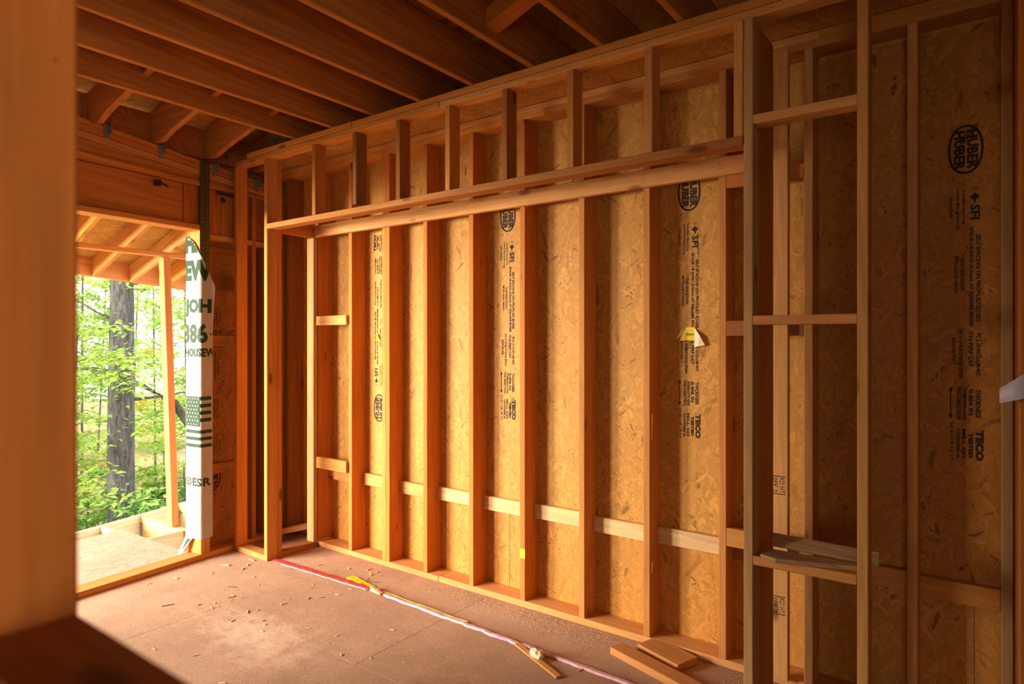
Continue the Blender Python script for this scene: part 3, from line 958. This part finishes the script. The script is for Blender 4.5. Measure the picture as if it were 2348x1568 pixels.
def wrap_print(name, flat, mat, off=0.0012):
    bm = bmesh.new()
    vv = [bm.verts.new((p, 0, q)) for p, q in flat.v]
    for f in flat.f:
        try:
            bm.faces.new([vv[i] for i in f])
        except ValueError:
            pass
    def cut(co, no, clear=False):
        bmesh.ops.bisect_plane(bm, geom=bm.verts[:] + bm.edges[:] + bm.faces[:], plane_co=co, plane_no=no, clear_outer=clear)
    cut((0.001, 0, 0), (-1, 0, 0), True)
    cut((LT - 0.002, 0, 0), (1, 0, 0), True)
    for i in range(1, NS):
        cut((LT * i / NS, 0, 0), (1, 0, 0))
    zs = [v.co.z for v in bm.verts]
    if zs:
        z = math.floor(min(zs) / 0.025) * 0.025
        while z < max(zs):
            cut((0, 0, z), (0, 0, 1))
            z += 0.025
    for f in [f for f in bm.faces if f.calc_center_median().z > z_top(f.calc_center_median().x) - 0.002]:
        bm.faces.remove(f)
    for v in bm.verts:
        v.co = wrap_pt(v.co.x, v.co.z, off)
    me = bpy.data.meshes.new(name)
    bm.to_mesh(me)
    bm.free()
    me.materials.append(mat)
    o = link(bpy.data.objects.new(name, me), wrap)
    return o
t = Flat(); t.text('HH', -0.02, 0.25, 2.27, 2.42, 0.075); wrap_print('lettering', t, M['green'])
t = Flat(); t.text('SEW', -0.105, 0.262, 2.062, 2.218, 0.06); wrap_print('lettering', t, M['green'])
t = Flat(); t.text('JOH', -0.012, 0.245, 1.795, 1.930, 0.055); wrap_print('lettering', t, M['green'])
t = Flat(); t.text('386', -0.030, 0.222, 1.600, 1.746, 0.035); t.rect(0.238, 0.252, 1.66, 1.675); wrap_print('lettering', t, M['green'])
t = Flat(); t.text('HOUSEWRAP', -0.010, 0.405, 1.499, 1.564, 0.05); wrap_print('lettering', t, M['green'])
t = Flat(); t.text('ESR', 0.082, 0.250, 0.542, 0.604, 0.03); wrap_print('lettering', t, M['dark_green'])
t = Flat(); t.ring(0.034, 0.576, 0.028, 0.036, 0.004, 20); t.ring(0.050, 0.562, 0.016, 0.022, 0.003, 16); t.text('ES', 0.022, 0.066, 0.55, 0.6); wrap_print('logo', t, M['dark_green'])
t = Flat()
t.rect(0.004, 0.166, 0.985, 1.206)
for i in range(4):
    z = 1.206 - 0.0265 * 2 * i
    t.rect(0.166, 0.250, z - 0.027, z)
for i in range(3):
    z = 0.985 - 0.0265 - 0.0515 * i
    t.rect(0.004, 0.256, z - 0.0245, z)
wrap_print('flag', t, M['green'])
t = Flat()
for r in range(8):
    for c_ in range(5):
        cx_, cz_ = 0.018 + 0.033 * c_ + (0.016 if r % 2 else 0), 1.190 - 0.027 * r
        if cx_ > 0.158:
            continue
        pts = []
        for q in range(10):
            rr = 0.0085 if q % 2 == 0 else 0.0042
            pts.append((cx_ + rr * math.sin(q * math.pi / 5), cz_ + rr * math.cos(q * math.pi / 5)))
        t.poly(pts)
wrap_print('star', t, M['wrap'], 0.0024)['kind'] = 'stuff'
t = Flat(); t.poly([(0.03, 0.145), (0.075, 0.145), (0.03, 0.06)]); wrap_print('lettering', t, M['green'])

# ------------------------------------------------------------------ deck outside the door
deck = empty('deck', (-5.5, 2.4, -0.1), label='unfinished deck frame with one strand board sheet outside the door opening', cat='deck')
dk = Vector(deck.location)
def dbox(name, xr, yr, zr, mat, tint='n'):
    return box(name, (xr[0] - dk.x, xr[1] - dk.x), (yr[0] - dk.y, yr[1] - dk.y), (zr[0] - dk.z, zr[1] - dk.z), mat, deck, tint)
def rim_x(y):
    return -6.20 - 0.272 * (y - 2.25)
R0, R1 = Vector((rim_x(-0.4) - 0.019, -0.4, -0.125)), Vector((rim_x(4.2) - 0.019, 4.2, -0.125))
board('rim_joist', R0 - dk, R1 - dk, STUD, 0.235, M['treated'], deck, 'pale')
for y, t in ((0.01, 'n'), (0.41, 'n'), (0.82, 'n'), (1.22, 'n'), (1.63, 'n'), (2.04, 'n'), (2.435, 'pale'), (2.815, 'gold'), (3.22, 'n'), (3.62, 'n'), (4.03, 'n')):
    board('deck_joist', Vector((-4.86, y + 0.02, -0.132)) - dk, Vector((rim_x(y) + 0.002, y, -0.132)) - dk, STUD, 0.235, M['treated'], deck, t)
    h = slab('joist_hanger', (rim_x(y) - dk.x, rim_x(y) + 0.045 - dk.x), (y - 0.024 - dk.y, y - 0.0195 - dk.y), (-0.235 - dk.z, -0.075 - dk.z), M['metal'], deck)
for y0, y1, xx in ((2.46, 2.79, -5.54), (2.84, 3.20, -5.50)):
    dbox('bridging', (xx - 0.045, xx + 0.0), (y0, y1), (-0.16, -0.012), M['treated'], 'pale')
prism('deck_sheet', [(-4.845 - dk.x, 2.50 - dk.y), (-5.97 - dk.x, 2.475 - dk.y), (-5.66 - dk.x, 0.1 - dk.y), (-4.62 - dk.x, 0.1 - dk.y)], 'Z', -0.013 - dk.z, 0.001 - dk.z, M['deck_osb'], deck, tint=(1, 1, 1))
for y in (0.4, 2.2, 4.0):
    dbox('support_post', (rim_x(y) + 0.02, rim_x(y) + 0.11), (y - 0.12, y - 0.03), (-1.75, -0.25), M['treated'])
post = board('porch_post', (-5.752, 2.806, -0.012), (-5.760, 2.735, 2.342), 0.060, 0.089, M['lumber'], None, 'pink', up=(1, 0, 0))
tag(post, 'slightly leaning pale porch post standing on the deck joist', 'post')
scrap = None

# porch roof
pr_ = empty('porch_roof', (-6.0, 2.6, 2.4), label='open porch roof of rafters and strand board seen through the door opening', cat='porch roof')
pk = Vector(pr_.location)
def fx(y):
    return -6.80 - 0.20 * (y - 2.5)
def fz(y):
    return 2.236 - 0.060 * (y - 2.48)
board('fascia', Vector((fx(-0.6) - 0.02, -0.6, fz(-0.6) + 0.09)) - pk, Vector((fx(4.3) - 0.02, 4.3, fz(4.3) + 0.09)) - pk, STUD, 0.182, M['lumber'], pr_, 'pink')
for i in range(13):
    yo = 2.585 - 0.362 * 7 + 0.362 * i
    A = Vector((fx(yo), yo, fz(yo) + 0.078))
    B = Vector((-4.93, yo - 0.19, fz(yo) + 0.49))
    board('rafter', A - pk, B - pk, STUD, 0.165, M['lumber'], pr_, ('gold', 'n', 'pale')[i % 3])
for a, b in ((-0.6, 1.2), (1.202, 3.0), (3.002, 4.2)):
    q = [Vector((fx(y) - 0.06, y, fz(y) + 0.165)) - pk for y in (a, b)] + [Vector((-4.88, y, fz(y) + 0.59)) - pk for y in (b, a)]
    quad('roof_sheet', q, M['osb_h'], pr_, -0.012)
board('nailer', Vector((-5.70, 0.2, 2.37)) - pk, Vector((-5.77, 3.9, 2.366)) - pk, 0.089, 0.038, M['lumber'], pr_, 'pink')

# ------------------------------------------------------------------ the woods
ground = None
V, F = [], []
GN = 28
for j in range(GN + 1):
    for i in range(GN + 1):
        x = -5.6 - 26 * i / GN
        y = -12 + 36 * j / GN
        d_ = max(0.0, -x - 6)
        V.append((x, y, -1.75 + 0.03 * d_ + 0.10 * noise.noise(Vector((x * 0.5, y * 0.5, 0)))))
for j in range(GN):
    for i in range(GN):
        a = j * (GN + 1) + i
        F.append([a, a + GN + 1, a + GN + 2, a + 1])
ground = mesh_obj('ground', V, F, M['ground'], smooth=True)
tag(ground, kind='structure')
def gz(x, y):
    return -1.75 + 0.03 * max(0.0, -x - 6)

def tube(V, F, pts, radii, n=8, seed=0, rough=0.0):
    k0 = len(V)
    for i, p in enumerate(pts):
        d = (pts[min(i + 1, len(pts) - 1)] - pts[max(i - 1, 0)]).normalized()
        u = d.orthogonal().normalized() if abs(d.z) < 0.9 else Vector((1, 0, 0))
        u = (u - d * u.dot(d)).normalized()
        w_ = d.cross(u)
        for q in range(n):
            a = 2 * math.pi * q / n
            r = radii[i] * (1 + rough * noise.noise(Vector((math.cos(a) * 2 + seed, math.sin(a) * 2, p.z * 3))))
            V.append(p + (u * math.cos(a) + w_ * math.sin(a)) * r)
    for i in range(len(pts) - 1):
        for q in range(n):
            a, b = k0 + i * n + q, k0 + i * n + (q + 1) % n
            F.append([a, b, b + n, a + n])
    F.append([k0 + (len(pts) - 1) * n + q for q in range(n)])

def leaf(V, F, p, size, rg):
    yaw = rg.uniform(0, 6.283)
    d = Vector((math.cos(yaw), math.sin(yaw), rg.uniform(-0.7, 0.15))).normalized()
    side = Vector((-math.sin(yaw), math.cos(yaw), rg.uniform(-0.5, 0.5))).normalized()
    nrm = d.cross(side).normalized()
    k = len(V)
    L, Wd = size, size * rg.uniform(0.42, 0.62)
    V += [p, p + d * L * 0.45 + side * Wd * 0.5 + nrm * 0.1 * L, p + d * L, p + d * L * 0.45 - side * Wd * 0.5 + nrm * 0.1 * L]
    F += [[k, k + 1, k + 2], [k, k + 2, k + 3]]

def make_tree(name, x, y, height, rad, n_br, n_leaf, mat, seed, label, cat, group=None, br_z=(0.15, 0.95), spread=1.3, leaf_size=0.11, lean=0.05):
    rg = random.Random(seed)
    z0 = gz(x, y) - 0.1
    root = empty(name, (x, y, z0), label=label, cat=cat, group=group)
    V, F = [], []
    lx, ly = rg.uniform(-lean, lean), rg.uniform(-lean, lean)
    n = 10
    pts = [Vector((lx * height * (i / n) + 0.04 * rad * 10 * noise.noise(Vector((i * 0.5, seed, 0))), ly * height * (i / n), height * i / n)) for i in range(n + 1)]
    tube(V, F, pts, [rad * (1.25 if i == 0 else 1.0) * (1 - 0.55 * i / n) for i in range(n + 1)], 14 if rad > 0.1 else 7, seed, 0.10)
    mesh_obj('trunk', V, F, M['bark'], root, smooth=True)
    LV, LF, BV, BF = [], [], [], []
    for b in range(n_br):
        h = height * (br_z[0] + (br_z[1] - br_z[0]) * (b + rg.random()) / n_br)
        i = min(n - 1, int(h / height * n))
        st = pts[i].lerp(pts[i + 1], h / height * n - i)
        a = rg.uniform(0, 6.283)
        ln = spread * rg.uniform(0.5, 1.1) * (1.1 - 0.5 * h / height)
        bp = [st]
        dr = Vector((math.cos(a), math.sin(a), rg.uniform(0.05, 0.6)))
        for q in range(5):
            dr = (dr + Vector((rg.uniform(-.3, .3), rg.uniform(-.3, .3), rg.uniform(-.28, .12)))).normalized()
            bp.append(bp[-1] + dr * ln / 5)
        r0 = min(rad * 0.4, 0.03) * rg.uniform(0.5, 1)
        tube(BV, BF, bp, [r0 * (1 - 0.15 * q) for q in range(6)], 5)
        for q in range(max(1, n_leaf // n_br)):
            k = rg.uniform(0.25, 1.0) * 5
            i2 = min(4, int(k))
            p = bp[i2].lerp(bp[i2 + 1], k - i2)
            p = p + Vector((rg.gauss(0, 0.16), rg.gauss(0, 0.16), rg.gauss(0, 0.05))) * ln
            leaf(LV, LF, p, leaf_size * rg.uniform(0.6, 1.25), rg)
    mesh_obj('branches', BV, BF, M['bark'], root)['kind'] = 'stuff'
    mesh_obj('foliage', LV, LF, mat, root)['kind'] = 'stuff'
    return root

def polar(deg, r):
    a = math.radians(deg)
    return -math.cos(a) * r, math.sin(a) * r
x, y = -9.00, 3.71
make_tree('tree', x, y, 9.5, 0.175, 14, 1500, M['leaf_a'], 5, 'thick grey-barked tree trunk standing just beyond the deck', 'tree', br_z=(0.24, 0.62), spread=1.5, leaf_size=0.10, lean=0.012)
spots = [(19.0, 9.6, 3.6, 'a'), (26.2, 11.6, 5.0, 'a'), (17.0, 12.4, 5.0, 'd'), (22.6, 13.0, 5.0, 'a'), (29.5, 13.0, 6.0, 'b'), (24.8, 16.5, 6.5, 'd'), (20.0, 16.0, 6.0, 'a'), (32.0, 10.5, 4.5, 'b'),
         (15.0, 11.5, 6.5, 'a'), (33.5, 12.5, 7.0, 'd'), (12.0, 9.0, 5.5, 'b'), (27.0, 17.0, 8.0, 'a'), (36.5, 10.5, 6.0, 'a'), (21.0, 20.0, 7.0, 'a'), (25.5, 21.0, 7.5, 'b'), (23.3, 24.0, 8.0, 'd'), (18.5, 22.0, 8.0, 'd'), (28.5, 22.0, 8.0, 'a'), (9.0, 13.0, 7.0, 'a'), (22.0, 18.0, 8.5, 'b'), (31.5, 16.0, 8.0, 'a')]
kinds = {'a': 'bright green', 'b': 'deep green', 'd': 'yellow-green'}
for i, (dg_, r, h, m) in enumerate(spots):
    x, y = polar(dg_, r)
    make_tree('sapling', x, y, h, 0.022 + 0.003 * (i % 4), 24, 2600, M['leaf_' + m], 40 + i, 'slender %s woodland sapling beyond the deck' % kinds[m], 'tree', 'saplings in the woods', spread=1.5, leaf_size=0.105)
for i in range(16):
    dg_ = 13 + 1.25 * i + rnd.uniform(-0.5, 0.5)
    r = (9.2, 11.0, 12.6, 10.0)[i % 4]
    x, y = polar(dg_, r)
    make_tree('shrub', x, y, 1.15 + 0.5 * ((i * 7) % 3) / 2, 0.02, 12, 1100, M['leaf_' + 'cbc'[i % 3]], 90 + i, 'low %s leafy shrub on the forest floor' % ('blue-green', 'deep green', 'blue-green')[i % 3], 'shrub', 'shrubs in the woods', br_z=(0.05, 0.95), spread=0.95, leaf_size=0.10)
V, F = [], []
pts = [Vector((-8.6, 4.9, -0.9)), Vector((-8.8, 4.75, 0.1)), Vector((-9.1, 4.45, 0.75)), Vector((-9.5, 4.2, 1.0)), Vector((-10.0, 3.7, 1.25))]
tube(V, F, pts, [0.09, 0.075, 0.06, 0.045, 0.02], 9, 3, 0.2)
o = mesh_obj('fallen_branch', [v - Vector((-8.6, 4.9, -0.9)) for v in V], F, M['bark'], smooth=True)
o.location = (-8.6, 4.9, -0.9)
tag(o, 'thick bare brown branch leaning across behind the porch post', 'branch')

# ------------------------------------------------------------------ loose things in the room
def ribbon(name, pts, half, mat, z0=0.001, th=0.003, parent=None):
    """flat strip that follows points on the floor (x, y, z, half-width factor)"""
    V, F = [], []
    n = len(pts)
    for i, p in enumerate(pts):
        a, b = Vector(pts[max(i - 1, 0)][:2]), Vector(pts[min(i + 1, n - 1)][:2])
        d = (b - a).normalized()
        s = Vector((-d.y, d.x)) * half * (p[3] if len(p) > 3 else 1)
        z = p[2] if len(p) > 2 else 0
        V += [(p[0] - s.x, p[1] - s.y, z0 + z), (p[0] + s.x, p[1] + s.y, z0 + z), (p[0] + s.x * 0.6, p[1] + s.y * 0.6, z0 + z + th), (p[0] - s.x * 0.6, p[1] - s.y * 0.6, z0 + z + th)]
    for i in range(n - 1):
        for k in range(4):
            a, b = 4 * i + k, 4 * i + (k + 1) % 4
            F.append([a, b, b + 4, a + 4])
    F += [[3, 2, 1, 0], [4 * n - 4, 4 * n - 3, 4 * n - 2, 4 * n - 1]]
    o = mesh_obj(name, V, F, mat, parent)
    bm = bmesh.new(); bm.from_mesh(o.data)
    bmesh.ops.recalc_face_normals(bm, faces=bm.faces)
    bm.to_mesh(o.data); bm.free()
    return o
rt = empty('red_tape', (-4.2, 2.78, 0), label='crumpled red tape strip with a white edge on the subfloor', cat='tape')
def seg(a, b, n, jit, zz=0.0, w=0.25):
    out = []
    for i in range(n + 1):
        k = i / n
        out.append((a[0] + (b[0] - a[0]) * k, a[1] + (b[1] - a[1]) * k + rnd.uniform(-jit, jit), zz + rnd.uniform(0, jit * 0.7), 1 + rnd.uniform(-w, w)))
    return out
b0 = Vector((-4.2, 2.78))
def rel(pts):
    return [(p[0] - b0.x, p[1] - b0.y) + tuple(p[2:]) for p in pts]
ribbon('tape_strip', rel(seg((-4.225, 2.800), (-3.22, 2.845), 26, 0.005)), 0.020, M['red_tape'], 0.002, 0.004, rt)
ribbon('white_edge', rel(seg((-4.10, 2.772), (-3.24, 2.812), 22, 0.003, 0, 0.4)), 0.006, M['white_tape'], 0.001, 0.003, rt)
o = ribbon('foam_strip', seg((-3.20, 2.822), (-1.00, 2.752), 60, 0.004, 0, 0.2), 0.015, M['pink'], 0.001, 0.010)
tag(o, 'long pale pink foam sealer strip lying across the subfloor', 'foam strip')
ye = empty('yellow_tape', (-3.4, 2.875, 0), label='crumpled yellow tape scrap beside the end of the red tape', cat='tape')
V, F = [], []
for j in range(5):
    for i in range(13):
        k = i / 12
        V.append((-0.09 + 0.27 * k, (0.036 - 0.02 * k) * (j / 2 - 1) + 0.012 - 0.03 * k, 0.006 + 0.014 * abs(noise.noise(Vector((i * 0.9, j * 1.3, 2)))) * (1 - 0.6 * k)))
for j in range(4):
    for i in range(12):
        a = j * 13 + i
        F.append([a, a + 1, a + 14, a + 13])
mesh_obj('crumpled_sheet', V, F, M['yellow'], ye)
o = ribbon('tail', [(0.3 + 0.09 * i, -0.035 - 0.003 * i + 0.004 * math.sin(i * 1.7), 0) for i in range(9)], 0.003, M['yellow'], 0.011, 0.002, ye)

def offcut(name, A, B, w, h, mat, tint, label, cat='offcut', up=(0, 0, 1), group=None):
    o = board(name, A, B, w, h, mat, None, tint, up=up)
    return tag(o, label, cat, group)
offcut('wood_offcut', (-3.21, 2.835, 0.020), (-3.075, 2.800, 0.012), 0.026, 0.014, M['lumber'], 'white', 'small split wood sliver lying over the pink foam strip')
st = empty('paper_stick', (-2.0, 2.785, 0), label='pale flat stick wrapped with crumpled white paper by the foam strip', cat='stick')
board('stick', (0.0, -0.012, 0.009), (0.36, -0.165, 0.006), 0.034, 0.010, M['lumber'], st, 'pale')
V, F = [], []
for i in range(7):
    for j in range(8):
        a = j * math.pi / 4
        r = (0.010 + 0.020 * math.sin(math.pi * (i + 0.4) / 7)) * (1 + 0.35 * noise.noise(Vector((i * 1.1, j * 1.7, 5))))
        V.append((0.12 + 0.014 * i + 0.3 * r * math.cos(a), -0.045 - 0.006 * i + r * math.cos(a), 0.020 + r * 0.8 * math.sin(a)))
for i in range(6):
    for j in range(8):
        F.append([i * 8 + j, i * 8 + (j + 1) % 8, i * 8 + 8 + (j + 1) % 8, i * 8 + 8 + j])
F += [list(range(7, -1, -1)), list(range(48, 56))]
mesh_obj('paper_wad', V, F, M['paper'], st, smooth=False)
offcut('lumber_offcut', (-1.540, 3.020, 0.0195), (-1.055, 2.870, 0.0195), 0.092, 0.038, M['lumber'], 'pink', 'rough two-by-four offcut lying on the floor beside a square block')
offcut('lumber_offcut', (-1.432, 3.165, 0.0195), (-1.175, 3.075, 0.0195), 0.150, 0.036, M['lumber'], 'pink', 'square plank offcut lying against the sole plate behind another offcut')
offcut('lumber_offcut', (-4.66, 2.995, 0.062), (-4.42, 3.285, 0.115), 0.055, 0.042, M['lumber'], 'pink', 'rough-sawn offcut leaning inside the small corner frame')
offcut('plywood_offcut', (-0.72, 2.850, 0.778), (-0.33, 2.905, 0.752), 0.065, 0.016, M['plywood'], 'n', 'plywood strip propped tilted on another plywood scrap', up=(0, -0.55, 0.83))
o = prism('plywood_offcut', [(-0.17, -0.05), (-0.105, -0.075), (0.20, 0.03), (0.21, 0.055), (-0.15, 0.045)], 'Z', 0, 0.018, M['plywood'])
o.location = (-0.565, 2.775, 0.7275)
tag(o, 'pointed plywood scrap lying on the lowest framing block', 'offcut')

# stickers
def sticker(loc, pts, label, parent_rot=0.0, mat='yellow'):
    V = [(p[0], -0.0015 - (p[2] if len(p) > 2 else 0), p[1]) for p in pts]
    return V
sk = empty('yellow_sticker', (-1.265, W - 0.001, 1.655), label='peeling yellow sticker with curled white corners on the strand board', cat='sticker')
mesh_obj('face', [(-0.055, -0.002, -0.035), (0.03, -0.003, -0.035), (0.03, -0.004, 0.035), (-0.02, -0.003, 0.035)], [[0, 1, 2, 3]], M['yellow'], sk)
mesh_obj('curled_corner', [(0.028, -0.005, -0.070), (0.028, -0.003, 0.033), (0.066, -0.028, -0.012), (0.090, -0.020, -0.060), (0.05, -0.022, -0.068)], [[0, 1, 2], [0, 2, 4], [4, 2, 3]], M['paper'], sk)
mesh_obj('curled_corner', [(-0.072, -0.012, -0.030), (-0.05, -0.003, -0.012), (-0.02, -0.004, 0.034), (-0.045, -0.018, 0.008)], [[0, 1, 2, 3]], M['paper'], sk)
t = Flat(); t.text('Simpso', -0.02, 0.025, -0.012, 0.006)
mesh_obj('lettering', [(p, -0.0045, q) for p, q in t.v], t.f, M['black'], sk)
o = mesh_obj('yellow_sticker', [(-0.028, 0, -0.03), (0.028, -0.003, -0.028), (-0.012, -0.012, 0.032)], [[0, 1, 2]], M['yellow'])
o.location = (-3.69, W - 0.002, 1.645)
tag(o, 'small torn yellow sticker beside the doubled stud', 'sticker')
o = mesh_obj('yellow_sticker', [(-0.019, 0, -0.028), (0.019, 0, -0.028), (0.019, 0, 0.028), (-0.019, 0, 0.028)], [[0, 1, 2, 3]], M['yellow'])
o.location = (-2.260, D - 0.0015, 0.325)
tag(o, 'square yellow sticker on the front edge of a stud', 'sticker')
for z0, h, lb in ((1.16, 0.075, 'long yellow staple flag on the side of a stud'), (0.405, 0.035, 'short torn yellow tag low on the side of a stud')):
    o = mesh_obj('yellow_sticker', [(0, -0.012, -h), (0, 0.010, -h * 0.8), (0, 0.016, h), (0, -0.008, h * 0.8)], [[0, 1, 2, 3]], M['yellow'])
    o.location = (-1.429, D + 0.022, z0)
    tag(o, lb, 'sticker')
V, F = [], []
for j in range(5):
    for i in range(7):
        a, b = i / 6, j / 4
        V.append((0.085 * a - 0.085, -0.03 * math.sin(a * 2.2) - 0.012 * math.sin(b * 3.0 + a), (b - 0.5) * (0.05 + 0.04 * a) + 0.05 * a))
for j in range(4):
    for i in range(6):
        k = j * 7 + i
        F.append([k, k + 1, k + 8, k + 7])
o = mesh_obj('plastic_scrap', V, F, M['plastic'], smooth=True)
o.location = (0.130, P - 0.001, 1.43)
tag(o, 'curled scrap of white plastic sheet stapled to the end post', 'plastic')

# chips, nails and sawdust on the subfloor
cm = []
for k in range(5):
    V, F = chamfer_box(0.012 + 0.006 * (k % 3), 0.0035 + 0.0015 * (k % 2), 0.0022, 0.001)
    V = [(v[0], v[1] + 0.2 * v[0] * (k - 2) * 0.3, v[2] + 4.0 * v[0] * v[0] * (1 if k % 2 else 0)) for v in V]
    me = bpy.data.meshes.new('wood_chip')
    me.from_pydata(V, [], F)
    me.materials.append(M['chip'])
    cm.append(me)
cr = random.Random(77)
placed = 0
while placed < 70:
    if placed < 46:
        x, y = cr.uniform(-4.55, -3.2), cr.uniform(2.0, 3.1)
    else:
        x, y = cr.uniform(-4.4, -1.2), cr.uniform(1.3, 3.1)
    if (x < -4.2 and y > 2.7) or y > 3.14 or x < -4.52 + 0.0:
        continue
    o = bpy.data.objects.new('wood_chip', cm[placed % 5])
    link(o)
    o.location = (x, y, 0.003)
    o.rotation_euler = (0, 0, cr.uniform(0, 6.28))
    sc = cr.uniform(0.4, 1.0) if placed > 5 else cr.uniform(1.1, 1.5)
    o.scale = (sc, sc, sc)
    tag(o, 'small pale wood chip scattered on the dusty subfloor', 'wood chip', 'wood chips on the subfloor')
    placed += 1
for x, y, a, ln in ((-3.98, 2.32, 0.5, 0.06), (-3.30, 2.93, 0.35, 0.085), (-4.02, 1.93, 1.1, 0.07)):
    dv = Vector((math.cos(a), math.sin(a), 0)) * ln / 2
    c0 = Vector((x, y, 0.003))
    o = board('nail', c0 - dv, c0 + dv, 0.004, 0.004, M['nail'])
    tag(o, 'single dark nail lying on the subfloor', 'nail', 'nails on the subfloor')
V, F = [], []
sr = random.Random(5)
for i in range(5200):
    if i < 2600:
        x = sr.uniform(-2.9, -0.9); y = D - 0.02 - abs(sr.gauss(0, 0.10))
    elif i < 4200:
        x = sr.gauss(-3.2, 0.6); y = sr.gauss(2.1, 0.35)
    else:
        x = sr.uniform(-4.5, -1.0); y = sr.uniform(1.2, 3.15)
    if x < -4.5 or y > 3.18 or abs(y - (2.822 - 0.0318 * (x + 3.2))) < 0.05 or (-1.6 < x < -1.0 and y > 2.8) or (x > -0.9 and y > 2.7) or (x < -4.2 and y > 2.7):
        continue
    r = sr.uniform(0.0012, 0.0032)
    a = sr.uniform(0, 6.28)
    k = len(V)
    V += [(x + r * math.cos(a), y + r * math.sin(a), 0.0005), (x + r * math.cos(a + 2.1), y + r * math.sin(a + 2.1), 0.0005), (x + r * math.cos(a + 4.2), y + r * math.sin(a + 4.2), 0.0005), (x, y, 0.0005 + r)]
    F += [[k, k + 1, k + 3], [k + 1, k + 2, k + 3], [k + 2, k, k + 3]]
o = mesh_obj('sawdust', V, F, M['chip'])
tag(o, 'fine pale sawdust sprinkled over the brown subfloor', 'sawdust', kind='stuff')
